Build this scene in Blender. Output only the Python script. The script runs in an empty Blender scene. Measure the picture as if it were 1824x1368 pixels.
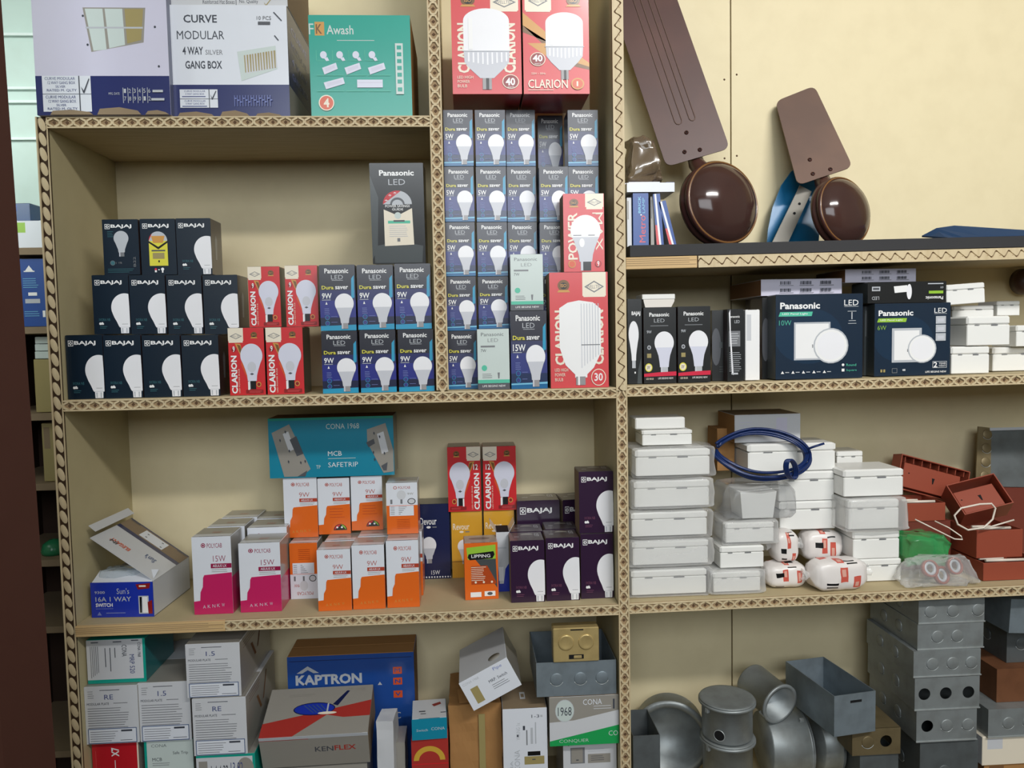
import bpy, bmesh, math, random
from mathutils import Vector, Matrix
random.seed(7)
PI = math.pi
SC = bpy.context.scene
COL = SC.collection

# ---------------------------------------------------------------- camera
F, CX, CY = 1378.0, 912.0, 684.0
YAW, PITCH, ROLL = math.radians(3.328), math.radians(3.524), math.radians(1.128)
CAM = Vector((0, -1.35, 1.5))
fw = Vector((math.sin(YAW)*math.cos(PITCH), math.cos(YAW)*math.cos(PITCH), -math.sin(PITCH)))
r0 = fw.cross(Vector((0, 0, 1))).normalized()
u0 = r0.cross(fw)
RT = r0*math.cos(ROLL) - u0*math.sin(ROLL)
UP = u0*math.cos(ROLL) + r0*math.sin(ROLL)
cd = bpy.data.cameras.new('camera')
cd.sensor_width = 36.0
cd.lens = 36.0*F/1824.0
cd.clip_start = 0.02
cam = bpy.data.objects.new('camera', cd)
COL.objects.link(cam)
cam.matrix_world = Matrix(((RT.x, UP.x, -fw.x, CAM.x), (RT.y, UP.y, -fw.y, CAM.y), (RT.z, UP.z, -fw.z, CAM.z), (0, 0, 0, 1)))
SC.camera = cam

# ---------------------------------------------------------------- light and exposure
SC.view_settings.view_transform = 'Standard'
SC.view_settings.look = 'None'
SC.view_settings.gamma = 1.0
SC.view_settings.use_curve_mapping = False
SC.view_settings.exposure = 0.0
world = bpy.data.worlds.new('world')
SC.world = world
world.use_nodes = True
bg = world.node_tree.nodes['Background']
bg.inputs[0].default_value = (0.86, 0.93, 1.0, 1)
bg.inputs[1].default_value = 0.16


def area(name, loc, target, sx, sy, power, color=(1, 1, 1), spread=PI):
    ld = bpy.data.lights.new(name, 'AREA')
    ld.shape = 'RECTANGLE'
    ld.size, ld.size_y, ld.energy, ld.color, ld.spread = sx, sy, power, color, spread
    o = bpy.data.objects.new(name, ld)
    COL.objects.link(o)
    o.location = loc
    o.rotation_euler = (Vector(target) - Vector(loc)).to_track_quat('-Z', 'Y').to_euler()
    return o


area('ceiling_tube_light', (1.25, -2.15, 3.12), (0.85, 0.1, 1.85), 1.3, 0.12, 17, (1.0, 0.98, 0.95), math.radians(95))
area('shop_front_daylight', (0.1, -3.3, 2.45), (0.1, 0.1, 1.75), 2.4, 1.1, 50, (0.90, 0.955, 1.0))
area('gap_wall_fill', (-1.55, -0.45, 2.25), (-0.80, 0.42, 1.95), 0.5, 0.5, 2.2, (0.92, 1.0, 0.97), math.radians(70))  # added fill brightening the pale wall in the left gap; no window built


def unp(px, py, Y):
    d = fw*F + RT*(px-CX) - UP*(py-CY)
    return CAM + d*((Y-CAM.y)/d.y)


def unz(px, py, z):
    d = fw*F + RT*(px-CX) - UP*(py-CY)
    return CAM + d*((z-CAM.z)/d.z)


# ---------------------------------------------------------------- materials
def lin(c):
    c /= 255.0
    return c/12.92 if c <= 0.04045 else ((c+0.055)/1.055)**2.4


MT = {}
MSPEC = {}


def spec(kind, **kw):
    for k, v in kw.items():
        MSPEC[k] = (kind,)+tuple(v)


def mat(name):
    if name in MT:
        return MT[name]
    kind, r, g, b = MSPEC[name][:4]
    ext = MSPEC[name][4:]
    mt = bpy.data.materials.new(name)
    mt.use_nodes = True
    nt = mt.node_tree
    N, L = nt.nodes, nt.links
    P = N['Principled BSDF']
    out = N['Material Output']
    col = (lin(r), lin(g), lin(b), 1)
    tc = N.new('ShaderNodeTexCoord')
    nz = N.new('ShaderNodeTexNoise')
    mx = N.new('ShaderNodeMix')
    mx.data_type = 'RGBA'
    L.new(tc.outputs['Object'], nz.inputs['Vector'])
    rough, amt, scale, dirt = 0.42, 0.10, 22.0, (0.75, 0.72, 0.66)
    P.inputs['Specular IOR Level'].default_value = 0.45
    if kind == 'print':
        rough = ext[0] if ext else 0.34
        P.inputs['Coat Weight'].default_value = 0.5
        P.inputs['Coat Roughness'].default_value = 0.18
        amt = 0.06
    elif kind == 'matte':
        rough = ext[0] if ext else 0.75
        P.inputs['Specular IOR Level'].default_value = 0.25
        amt = 0.16
    elif kind == 'plastic':
        rough = ext[0] if ext else 0.3
        amt = 0.06
    elif kind == 'dusty':
        rough = ext[0] if ext else 0.35
        amt = 0.34
        scale = 9.0
        dirt = (1.9, 1.75, 1.5)
    elif kind == 'metal':
        rough = ext[0] if ext else 0.4
        P.inputs['Metallic'].default_value = 0.45
        amt = 0.5
        scale = 30.0
        dirt = (0.55, 0.52, 0.48)
    elif kind == 'wood':
        rough = 0.55
        amt = 0.5
        dirt = (0.72, 0.66, 0.56)
        mp = N.new('ShaderNodeMapping')
        mp.inputs['Scale'].default_value = ext[0] if ext else (3, 3, 30)
        L.new(tc.outputs['Object'], mp.inputs['Vector'])
        L.new(mp.outputs['Vector'], nz.inputs['Vector'])
        scale = 4.0
    nz.inputs['Scale'].default_value = scale
    nz.inputs['Detail'].default_value = 5
    rp = N.new('ShaderNodeValToRGB')
    rp.color_ramp.elements[0].position = 0.42
    rp.color_ramp.elements[1].position = 0.72
    L.new(nz.outputs['Fac'], rp.inputs['Fac'])
    ml = N.new('ShaderNodeMath')
    ml.operation = 'MULTIPLY'
    ml.inputs[1].default_value = amt
    L.new(rp.outputs['Color'], ml.inputs[0])
    L.new(ml.outputs[0], mx.inputs['Factor'])
    mx.inputs['A'].default_value = col
    mx.inputs['B'].default_value = tuple(min(1, col[i]*dirt[i]) for i in range(3))+(1,)
    L.new(mx.outputs['Result'], P.inputs['Base Color'])
    P.inputs['Roughness'].default_value = rough
    if kind == 'film':
        # thin crumpled clear plastic: mostly see-through with a milky sheen
        tr = N.new('ShaderNodeBsdfTransparent')
        tr.inputs[0].default_value = (0.97, 0.97, 0.97, 1)
        ms = N.new('ShaderNodeMixShader')
        lw = N.new('ShaderNodeLayerWeight')
        lw.inputs[0].default_value = 0.35
        mm = N.new('ShaderNodeMath')
        mm.operation = 'MULTIPLY_ADD'
        mm.inputs[1].default_value = 0.5
        mm.inputs[2].default_value = ext[0] if ext else 0.10
        L.new(lw.outputs['Facing'], mm.inputs[0])
        L.new(mm.outputs[0], ms.inputs[0])
        L.new(tr.outputs[0], ms.inputs[1])
        L.new(P.outputs[0], ms.inputs[2])
        L.new(ms.outputs[0], out.inputs['Surface'])
        P.inputs['Roughness'].default_value = 0.2
        P.inputs['Coat Weight'].default_value = 1.0
        P.inputs['Coat Roughness'].default_value = 0.06
    if kind == 'lamp':
        P.inputs['Emission Color'].default_value = col
        P.inputs['Emission Strength'].default_value = ext[0]
    MT[name] = mt
    return mt


# ---------------------------------------------------------------- mesh builder
class MB:
    def __init__(s):
        s.v, s.f, s.m, s.names, s.smooth = [], [], [], [], []

    def mi(s, n):
        if n not in s.names:
            s.names.append(n)
        return s.names.index(n)

    def add(s, vs, fs, m, M=None, smooth=False):
        b = len(s.v)
        for p in vs:
            p = Vector(p)
            s.v.append(M @ p if M else p)
        i = s.mi(m)
        for f in fs:
            s.f.append([b+k for k in f])
            s.m.append(i)
            s.smooth.append(smooth)

    def box(s, lo, hi, m, M=None, bev=0.0, mats=None):
        """mats: dict of side -> material, sides front back left right top bottom"""
        x0, y0, z0 = lo
        x1, y1, z1 = hi
        if bev <= 0:
            vs = [(x0, y0, z0), (x1, y0, z0), (x1, y1, z0), (x0, y1, z0), (x0, y0, z1), (x1, y0, z1), (x1, y1, z1), (x0, y1, z1)]
            fs = {'bottom': (3, 2, 1, 0), 'top': (4, 5, 6, 7), 'front': (0, 1, 5, 4), 'right': (1, 2, 6, 5), 'back': (2, 3, 7, 6), 'left': (3, 0, 4, 7)}
            b = len(s.v)
            for p in vs:
                s.v.append(M @ Vector(p) if M else Vector(p))
            for k, f in fs.items():
                s.f.append([b+i for i in f])
                s.m.append(s.mi((mats or {}).get(k, m)))
                s.smooth.append(False)
            return
        # chamfered box: 24 verts
        e = bev
        X, Y, Z = (x0, x1), (y0, y1), (z0, z1)
        idx = {}
        b = len(s.v)
        for i in (0, 1):
            for j in (0, 1):
                for k in (0, 1):
                    sx, sy, sz = (e if i == 0 else -e), (e if j == 0 else -e), (e if k == 0 else -e)
                    for a, p in (('x', (X[i], Y[j]+sy, Z[k]+sz)), ('y', (X[i]+sx, Y[j], Z[k]+sz)), ('z', (X[i]+sx, Y[j]+sy, Z[k]))):
                        idx[(i, j, k, a)] = len(s.v)
                        s.v.append(M @ Vector(p) if M else Vector(p))

        def q(ks, mm):
            s.f.append([idx[k] for k in ks])
            s.m.append(s.mi(mm))
            s.smooth.append(False)
        g = lambda k: (mats or {}).get(k, m)
        q([(0, 0, 0, 'y'), (1, 0, 0, 'y'), (1, 0, 1, 'y'), (0, 0, 1, 'y')], g('front'))
        q([(1, 1, 0, 'y'), (0, 1, 0, 'y'), (0, 1, 1, 'y'), (1, 1, 1, 'y')], g('back'))
        q([(0, 1, 0, 'x'), (0, 0, 0, 'x'), (0, 0, 1, 'x'), (0, 1, 1, 'x')], g('left'))
        q([(1, 0, 0, 'x'), (1, 1, 0, 'x'), (1, 1, 1, 'x'), (1, 0, 1, 'x')], g('right'))
        q([(0, 0, 1, 'z'), (1, 0, 1, 'z'), (1, 1, 1, 'z'), (0, 1, 1, 'z')], g('top'))
        q([(0, 1, 0, 'z'), (1, 1, 0, 'z'), (1, 0, 0, 'z'), (0, 0, 0, 'z')], g('bottom'))
        for i in (0, 1):
            for j in (0, 1):
                w = [(i, j, 0, 'x'), (i, j, 0, 'y'), (i, j, 1, 'y'), (i, j, 1, 'x')]
                q(w if (i ^ j) == 0 else w[::-1], m if i == 0 else g('right') if j else m)
                w = [(i, 0, j, 'x'), (i, 0, j, 'z'), (i, 1, j, 'z'), (i, 1, j, 'x')]
                q(w if (i ^ j) == 0 else w[::-1], m)
                w = [(0, i, j, 'z'), (0, i, j, 'y'), (1, i, j, 'y'), (1, i, j, 'z')]
                q(w if (i ^ j) == 0 else w[::-1], m)
                for k in (0, 1):
                    w = [(i, j, k, 'x'), (i, j, k, 'y'), (i, j, k, 'z')]
                    q(w if (i+j+k) % 2 == 1 else w[::-1], m)

    def prism(s, pts, h, m, M=None, msides=None):
        """polygon pts (x,z) in the plane y=0 facing -y, thickness h towards +y"""
        n = len(pts)
        b = len(s.v)
        for y in (0, h):
            for p in pts:
                q = Vector((p[0], y, p[1]))
                s.v.append(M @ q if M else q)
        s.f.append([b+i for i in range(n)])
        s.m.append(s.mi(m))
        s.smooth.append(False)
        s.f.append([b+n+i for i in reversed(range(n))])
        s.m.append(s.mi(m))
        s.smooth.append(False)
        for i in range(n):
            j = (i+1) % n
            s.f.append([b+j, b+i, b+n+i, b+n+j])
            s.m.append(s.mi(msides or m))
            s.smooth.append(False)

    def lathe(s, prof, m, M=None, n=40, mats=None, cap=True):
        """profile of (r, z) round the z axis"""
        b = len(s.v)
        for r, z in prof:
            for k in range(n):
                a = 2*PI*k/n
                q = Vector((r*math.cos(a), r*math.sin(a), z))
                s.v.append(M @ q if M else q)
        for i in range(len(prof)-1):
            mm = s.mi(mats[i] if mats else m)
            for k in range(n):
                k2 = (k+1) % n
                s.f.append([b+i*n+k, b+i*n+k2, b+(i+1)*n+k2, b+(i+1)*n+k])
                s.m.append(mm)
                s.smooth.append(True)
        if cap:
            for i, rev in ((0, True), (len(prof)-1, False)):
                if prof[i][0] > 1e-5:
                    f = [b+i*n+k for k in range(n)]
                    s.f.append(f[::-1] if rev else f)
                    s.m.append(s.mi(mats[min(i, len(mats)-1)] if mats else m))
                    s.smooth.append(False)

    def tube(s, pts, r, m, n=8, M=None, closed=False):
        pts = [Vector(p) for p in pts]
        N = len(pts)
        b = len(s.v)
        prev = None
        for i, p in enumerate(pts):
            a = pts[(i-1) % N] if (closed or i > 0) else p
            c = pts[(i+1) % N] if (closed or i < N-1) else p
            t = (c-a).normalized()
            if prev is None:
                up = Vector((0, 0, 1)) if abs(t.z) < 0.9 else Vector((1, 0, 0))
                u = t.cross(up).normalized()
            else:
                u = (prev - t*prev.dot(t)).normalized()
            prev = u
            w = t.cross(u)
            rr = r[i] if isinstance(r, (list, tuple)) else r
            for k in range(n):
                an = 2*PI*k/n
                q = p + u*(rr*math.cos(an)) + w*(rr*math.sin(an))
                s.v.append(M @ q if M else q)
        mm = s.mi(m)
        for i in range(N if closed else N-1):
            i2 = (i+1) % N
            for k in range(n):
                k2 = (k+1) % n
                s.f.append([b+i*n+k, b+i*n+k2, b+i2*n+k2, b+i2*n+k])
                s.m.append(mm)
                s.smooth.append(True)
        if not closed:
            s.f.append([b+k for k in range(n)][::-1])
            s.m.append(mm)
            s.smooth.append(False)
            s.f.append([b+(N-1)*n+k for k in range(n)])
            s.m.append(mm)
            s.smooth.append(False)

    def build(s, name, parent=None, loc=None):
        me = bpy.data.meshes.new(name)
        me.from_pydata([tuple(p) for p in s.v], [], s.f)
        for n in s.names:
            me.materials.append(mat(n))
        me.polygons.foreach_set('material_index', s.m)
        me.polygons.foreach_set('use_smooth', s.smooth)
        me.update()
        o = bpy.data.objects.new(name, me)
        COL.objects.link(o)
        if parent:
            o.parent = parent
        if loc is not None:
            o.location = loc
        return o


def empty(name, loc=(0, 0, 0), rz=0.0):
    o = bpy.data.objects.new(name, None)
    o.empty_display_size = 0.02
    COL.objects.link(o)
    o.location = loc
    o.rotation_euler = (0, 0, rz)
    return o


def tag(o, label, cat, group=None):
    o['label'] = label
    o['category'] = cat
    if group:
        o['group'] = group
    return o


def struct(o):
    o['kind'] = 'structure'
    return o


def T(x=0, y=0, z=0, rx=0, ry=0, rz=0):
    return Matrix.Translation((x, y, z)) @ Matrix.Rotation(rz, 4, 'Z') @ Matrix.Rotation(ry, 4, 'Y') @ Matrix.Rotation(rx, 4, 'X')


def copy_tree(o, parent=None):
    kids = [c for c in COL.objects if c.parent == o]
    c = o.copy()
    COL.objects.link(c)
    if parent:
        c.parent = parent
    for k in kids:
        copy_tree(k, c)
    return c


# ---------------------------------------------------------------- flat printed artwork
_txt = {}


def glyphs(s, bold):
    if 'M' in s:
        bold = 0.0
    key = (s, bold)
    if key not in _txt:
        cu = bpy.data.curves.new('t', 'FONT')
        cu.body = s
        cu.resolution_u = 2
        cu.offset = bold
        ob = bpy.data.objects.new('t', cu)
        COL.objects.link(ob)
        dg = bpy.context.evaluated_depsgraph_get()
        ev = ob.evaluated_get(dg)
        me = ev.to_mesh()
        vs = [(v.co.x, v.co.y) for v in me.vertices]
        fs = [list(p.vertices) for p in me.polygons]
        ev.to_mesh_clear()
        bpy.data.objects.remove(ob)
        bpy.data.curves.remove(cu)
        x0, x1 = min(v[0] for v in vs), max(v[0] for v in vs)
        y0, y1 = min(v[1] for v in vs), max(v[1] for v in vs)
        _txt[key] = ([((v[0]-x0)/(x1-x0), (v[1]-y0)/(y1-y0)) for v in vs], fs)
    return _txt[key]


class Art:
    """shapes in a W x H sheet, y pointing down"""

    def __init__(s, W, H):
        s.W, s.H, s.it = W, H, []

    def poly(s, pts, m):
        # clip to the sheet
        for ax, lim, sg in ((0, 0, 1), (0, s.W, -1), (1, 0, 1), (1, s.H, -1)):
            outp = []
            for i in range(len(pts)):
                a, b = pts[i-1], pts[i]
                ia, ib = (a[ax]-lim)*sg >= -1e-9, (b[ax]-lim)*sg >= -1e-9
                if ia != ib:
                    t = (lim-a[ax])/(b[ax]-a[ax])
                    outp.append((a[0]+(b[0]-a[0])*t, a[1]+(b[1]-a[1])*t))
                if ib:
                    outp.append(b)
            pts = outp
            if len(pts) < 3:
                return s
        s.it.append((list(pts), [list(range(len(pts)))], m))
        return s

    def rect(s, x0, y0, x1, y1, m):
        return s.poly([(x0, y0), (x0, y1), (x1, y1), (x1, y0)], m)

    def disc(s, cx, cy, r, m, ry=None, n=22, a0=0, a1=2*PI):
        ry = ry or r
        full = a1-a0 > 6.28
        return s.poly([(cx+r*math.cos(a0+(a1-a0)*k/(n if full else n-1)), cy-ry*math.sin(a0+(a1-a0)*k/(n if full else n-1))) for k in range(n)], m)

    def ring(s, cx, cy, r, m, m2, t=0.15):
        s.disc(cx, cy, r, m)
        return s.disc(cx, cy, r*(1-t), m2)

    def text(s, t, x0, y0, x1, y1, m, bold=0.0, rot=0):
        """glyphs fitted to the rectangle; rot 90 reads upwards, 180 upside down"""
        vs, fs = glyphs(t, bold)
        P = []
        for u, v in vs:
            if rot == 90:
                P.append((x0+(x1-x0)*(1-v), y1-(y1-y0)*u))
            elif rot == -90:
                P.append((x0+(x1-x0)*v, y0+(y1-y0)*u))
            elif rot == 180:
                P.append((x1-(x1-x0)*u, y0+(y1-y0)*v))
            else:
                P.append((x0+(x1-x0)*u, y1-(y1-y0)*v))
        s.it.append((P, fs, m))
        return s

    def lines(s, x0, y0, x1, n, dy, m, t=0.8, rag=0.25):
        for k in range(n):
            xe = x1-(x1-x0)*rag*random.random()
            s.rect(x0, y0+k*dy, xe, y0+k*dy+t, m)
        return s

    def bulb(s, cx, top, R, H, m='p_bulb', m2='p_bulb_grey', mb='p_base', base=0.16, neck=0.42):
        """round-topped lamp: dome radius R, total height H, cap at the bottom"""
        yb = top+H
        yc = top+R
        pts = [(cx+R*math.cos(a), yc-R*math.sin(a)) for a in [PI*(-0.12)+PI*1.24*k/22 for k in range(23)]]
        nw = R*neck
        y2 = yb-H*base
        left = [(cx-R*0.80, yc+R*0.62), (cx-R*0.60, yc+R*1.15), (cx-nw*1.12, y2-(y2-yc)*0.22), (cx-nw, y2)]
        right = [(2*cx-x, y) for x, y in reversed(left)]
        s.poly(pts+left+right, m)
        if m2:
            yl = yc+R*0.42
            low = [(cx-R*0.88, yl), (cx-R*0.60, yc+R*1.15), (cx-nw*1.12, y2-(y2-yc)*0.22), (cx-nw, y2)]
            s.poly(low+[(2*cx-x, y) for x, y in reversed(low)], m2)
        s.rect(cx-nw*0.82, y2, cx+nw*0.82, yb, mb)
        s.rect(cx-nw*0.82, y2, cx-nw*0.45, yb, 'p_bulb_grey')
        return s

    def put(s, mb, o, u, v, nrm, w, h, lift=0.00012):
        """o = lower left corner of the face, u / v its unit axes"""
        o, u, v, nrm = Vector(o), Vector(u), Vector(v), Vector(nrm)
        for k, (pts, fs, m) in enumerate(s.it):
            z = nrm*(lift+0.00005*k)
            P = [o+u*(x/s.W*w)+v*((1-y/s.H)*h)+z for x, y in pts]
            b = len(mb.v)
            mb.v += P
            i = mb.mi(m)
            for f in fs:
                a = P[f[0]]
                nn = Vector((0, 0, 0))
                for q in range(1, len(f)-1):
                    nn += (P[f[q]]-a).cross(P[f[q+1]]-a)
                mb.f.append([b+q for q in (f if nn.dot(nrm) > 0 else f[::-1])])
                mb.m.append(i)
                mb.smooth.append(False)

# ---------------------------------------------------------------- colours
spec('wood', board=(192, 174, 138, (3, 30, 30)), post=(206, 188, 152, (30, 30, 3)), raw=(206, 174, 124, (2, 60, 60)))
spec('matte', panel=(224, 211, 174, 0.5), side=(190, 178, 140, 0.55), recess=(158, 134, 102), recess_dark=(62, 44, 28), pit=(92, 68, 48),
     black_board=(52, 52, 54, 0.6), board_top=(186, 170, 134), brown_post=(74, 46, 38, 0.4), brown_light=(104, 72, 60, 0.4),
     floor=(84, 78, 72), ceiling=(225, 225, 220), room=(190, 184, 170), mint=(200, 222, 213, 0.4), mint_white=(226, 240, 236, 0.35),
     seam=(110, 92, 60), kraft=(168, 124, 76), kraft_dark=(118, 84, 54), kraft_grey=(140, 122, 98), dark=(22, 22, 24), dark_brown=(58, 42, 34))

# ---------------------------------------------------------------- room shell
RX0, RX1, RY0, RZ1, WY = -1.9, 2.6, -5.0, 3.4, 0.272


def slab(name, lo, hi, m):
    b = MB()
    b.box(lo, hi, m)
    return struct(b.build(name))


slab('floor', (RX0, RY0, -0.05), (RX1, WY+0.6, 0.0), 'floor')
slab('ceiling', (RX0, RY0, RZ1), (RX1, WY+0.6, RZ1+0.05), 'ceiling')
slab('wall_back', (RX0, WY+0.30, 0), (RX1, WY+0.36, RZ1), 'mint')
slab('wall_left', (RX0-0.06, RY0, 0), (RX0, WY+0.3, RZ1), 'room')
slab('wall_right', (RX1, RY0, 0), (RX1+0.06, WY+0.3, RZ1), 'room')
slab('wall_front', (RX0, RY0-0.06, 0), (RX1, RY0, RZ1), 'room')

# ---------------------------------------------------------------- shelving unit
UNIT = tag(empty('shelving_unit', (0, 0.13, 0)), 'cream wooden wall shelving with carved edge strips holding all the cartons', 'shelving')
LX0, LX1 = -0.7045, -0.6855
M0, M1 = -0.0535, -0.0320
D0, D1 = 0.2625, 0.2825
ZTOP = 2.62
ZS1, ZS2, ZS3, ZS4 = 1.8805, 1.4065, 1.0150, 0.600
YB = 0.252
XR = 1.48
ST = 0.006      # depth of the carved strips


def zR1(x): return 1.6548+(x-0.283)*(1.6626-1.6548)/0.69
def zR2(x): return 1.4085+(x-0.283)*(1.4134-1.4085)/0.69
def zR3(x): return 1.0160+(x-0.283)*(1.0204-1.0160)/0.69


def part(name, mb, par=UNIT):
    o = mb.build(name, par)
    o.location = (-UNIT.location.x, -UNIT.location.y, -UNIT.location.z) if par == UNIT else (0, 0, 0)
    return o


def sheared(x0, x1, za0, za1, t, y0, y1, m, mats=None):
    """board from x0 to x1, top at za0 / za1, thickness t"""
    mb = MB()
    vs = [(x0, y0, za0-t), (x1, y0, za1-t), (x1, y1, za1-t), (x0, y1, za0-t), (x0, y0, za0), (x1, y0, za1), (x1, y1, za1), (x0, y1, za0)]
    for f, k in (((3, 2, 1, 0), 'bottom'), ((4, 5, 6, 7), 'top'), ((0, 1, 5, 4), 'front'), ((1, 2, 6, 5), 'right'), ((2, 3, 7, 6), 'back'), ((3, 0, 4, 7), 'left')):
        mb.add([vs[i] for i in f], [(0, 1, 2, 3)], (mats or {}).get(k, m))
    return mb


def strip(kind, p0, p1, h, par, name='edge_strip', tone='post'):
    """carved strip on the front edge: runs from p0 to p1 (x, z of its centre line), height h, faces -y"""
    mb = MB()
    p0, p1 = Vector((p0[0], 0, p0[1])), Vector((p1[0], 0, p1[1]))
    L = (p1-p0).length
    ax = (p1-p0).normalized()
    up = Vector((0, -1, 0)).cross(ax) * -1
    if up.z < -0.5 or (abs(up.z) < 0.5 and up.x > 0):
        up = -up
    R = Matrix(((ax.x, 0, up.x, p0.x), (ax.y, 1, up.y, p0.y), (ax.z, 0, up.z, p0.z), (0, 0, 0, 1)))
    hh = h/2
    per = 0.0212
    n = max(1, round(L/per))
    per = L/n
    rail = 0.0028
    if kind == 'lattice':
        mb.box((0, 0.0030, -hh), (L, ST, hh), 'recess', R)
        mb.box((0, 0, hh-rail), (L, 0.0035, hh), tone, R, 0.0006)
        mb.box((0, 0, -hh), (L, 0.0035, -hh+rail), tone, R, 0.0006)
        a = hh-rail*0.7
        w = 0.0031
        for k in range(n):
            x = k*per
            for s in (1, -1):
                for (xa, za, xb, zb) in ((x, 0.28*a*s, x+per/2, a*s), (x+per/2, a*s, x+per, 0.28*a*s)):
                    d = Vector((xb-xa, zb-za)).normalized()
                    nx, nz = -d.y*w/2, d.x*w/2
                    mb.prism([(xa-nx, za-nz), (xb-nx, zb-nz), (xb+nx, zb+nz), (xa+nx, za+nz)], 0.0032, tone, R @ Matrix.Translation((0, 0.0003, 0)))
            # carved eye where two diamonds meet and the little pip between
            e = 0.0026
            mb.prism([(x+per/2-e*1.1, 0), (x+per/2, -e*1.2), (x+per/2+e*1.1, 0), (x+per/2, e*1.2)], 0.0012, 'pit', R @ Matrix.Translation((0, 0.0021, 0)))
            mb.prism([(x-e, 0.32*a), (x-e, -0.32*a), (x+e, -0.32*a), (x+e, 0.32*a)], 0.0028, tone, R @ Matrix.Translation((0, 0.0005, 0)))
    elif kind == 'wave':
        mb.box((0, 0.0020, -hh), (L, ST, hh), 'pit', R)
        per *= 1.10
        q = 24
        N = int(L/per*q)
        amp, g = hh*0.46, 0.0007
        def wv(x):
            ph = 2*PI*x/per
            return amp*math.sin(ph)+0.0012*math.sin(2*ph)
        for s in (1, -1):
            vs, fs = [], []
            for i in range(N+1):
                x = L*i/N
                c = wv(x)+s*(0.0003+0.0010*math.cos(PI*x/per)**2)
                for y, z in ((0.0022, c), (0, c+s*0.0006), (0, s*(hh-0.0003)), (0.0022, s*hh)):
                    vs.append((x, y, z))
            for i in range(N):
                for j in range(3):
                    fs.append((i*4+j, (i+1)*4+j, (i+1)*4+j+1, i*4+j+1))
            mb.add(vs, fs, tone, R)
        for k in range(int(L/per)):
            x = (k+0.5)*per
            mb.prism([(x-0.0022, -amp*0.55), (x, -amp*0.7), (x+0.0022, -amp*0.5), (x, -amp*0.35)], 0.0004, 'recess', R @ Matrix.Translation((0, -0.0001, 0)))
    elif kind == 'leaf':
        mb.box((0, 0.0030, -hh), (L, ST, hh), 'recess_dark', R)
        mb.box((0, 0, hh-0.0026), (L, 0.004, hh), tone, R, 0.0006)
        mb.box((0, 0.001, -hh), (L, 0.004, -hh+0.0018), tone, R)
        per = 0.0245
        n = round(L/per)
        for k in range(n):
            x = (k+0.5)*L/n
            a, b = 0.0145, 0.0056
            vs, fs = [(x, 0.0004, 0.0)], []
            for i in range(12):
                an = 2*PI*i/12
                rx = a*math.cos(an)*0.86
                rz = b*math.sin(an)
                vs.append((x+rx*math.cos(0.45)-rz*math.sin(0.45), 0.0022, rx*math.sin(0.45)*0.75+rz*math.cos(0.45)))
                fs.append((0, i+1, (i+1) % 12+1))
            mb.add(vs, fs, tone, R, True)
    elif kind == 'plain':
        mb.box((0, 0, -hh), (L, ST, hh), 'raw', R, 0.0008)
        for k, z in enumerate((-0.4, -0.05, 0.3, 0.62)):
            mb.box((0, -0.0004, hh*z), (L*(0.99-0.1*(k % 2)), 0.001, hh*z+0.0008), 'recess', R)
    return part(name, mb, par)


# uprights
def upright(name, x0, x1, y0, z0, z1):
    mb = MB()
    mb.box((x0, y0, z0), (x1, YB, z1), 'side')
    return part(name, mb)


sp = upright('side_panel', LX0+0.001, LX1-0.001, ST, 0.02, ZS1-0.0016)
strip('leaf', ((LX0+LX1)/2, 0.02), ((LX0+LX1)/2, ZS1-0.0016), LX1-LX0, sp)
dv = upright('divider', M0+0.002, M1-0.002, ST, ZS2+0.001, ZTOP)
strip('lattice', ((M0+M1)/2, ZS2+0.002), ((M0+M1)/2, ZTOP), M1-M0, dv)
dv = upright('divider', D0+0.001, D1-0.001, ST, 0.02, ZTOP)
strip('wave', ((D0+D1)/2, ZS2-0.006), ((D0+D1)/2, ZTOP), D1-D0, dv)
strip('lattice', ((D0+D1)/2, 0.02), ((D0+D1)/2, ZS2-0.007), D1-D0, dv)
upright('side_panel', XR, XR+0.019, ST, 0.02, ZTOP)

# back panels, two sheets with an open joint
sx = unp(1302, 300, YB).x
for a, b in ((LX0, sx-0.0015), (sx+0.0015, XR+0.019)):
    mb = MB()
    mb.box((a, YB, 0.02), (b, YB+0.009, ZTOP), 'panel')
    if a < 0:
        # nail heads and their rust along the joint
        for z in (1.30, 1.62, 1.86, 2.02, 0.93):
            mb.lathe([(0.0022, 0), (0.0014, 0.0008)], 'pit', T(b-0.012, YB, z, rx=PI/2), 8)
    else:
        for z in (1.31, 1.63, 1.865, 2.03, 0.94):
            mb.lathe([(0.0022, 0), (0.0014, 0.0008)], 'pit', T(a+0.011, YB, z, rx=PI/2), 8)
    part('back_panel', mb)
mb = MB()
mb.box((sx-0.02, YB+0.009, 0.02), (sx+0.02, YB+0.012, ZTOP), 'recess_dark')
part('joint_batten', mb)

# boards
TB = 0.019


def board(x0, x1, z0, z1, kinds, m='board', top='board_top', yf=ST):
    o = part('shelf_board', sheared(x0, x1, z0, z1, TB, yf, YB, m, {'top': top}))
    for k, a, b in kinds:
        za, zb = z0+(z1-z0)*(a-x0)/(x1-x0), z0+(z1-z0)*(b-x0)/(x1-x0)
        strip(k, (a, za-TB/2-0.0004), (b, zb-TB/2-0.0004), TB, o)
    return o


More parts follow.
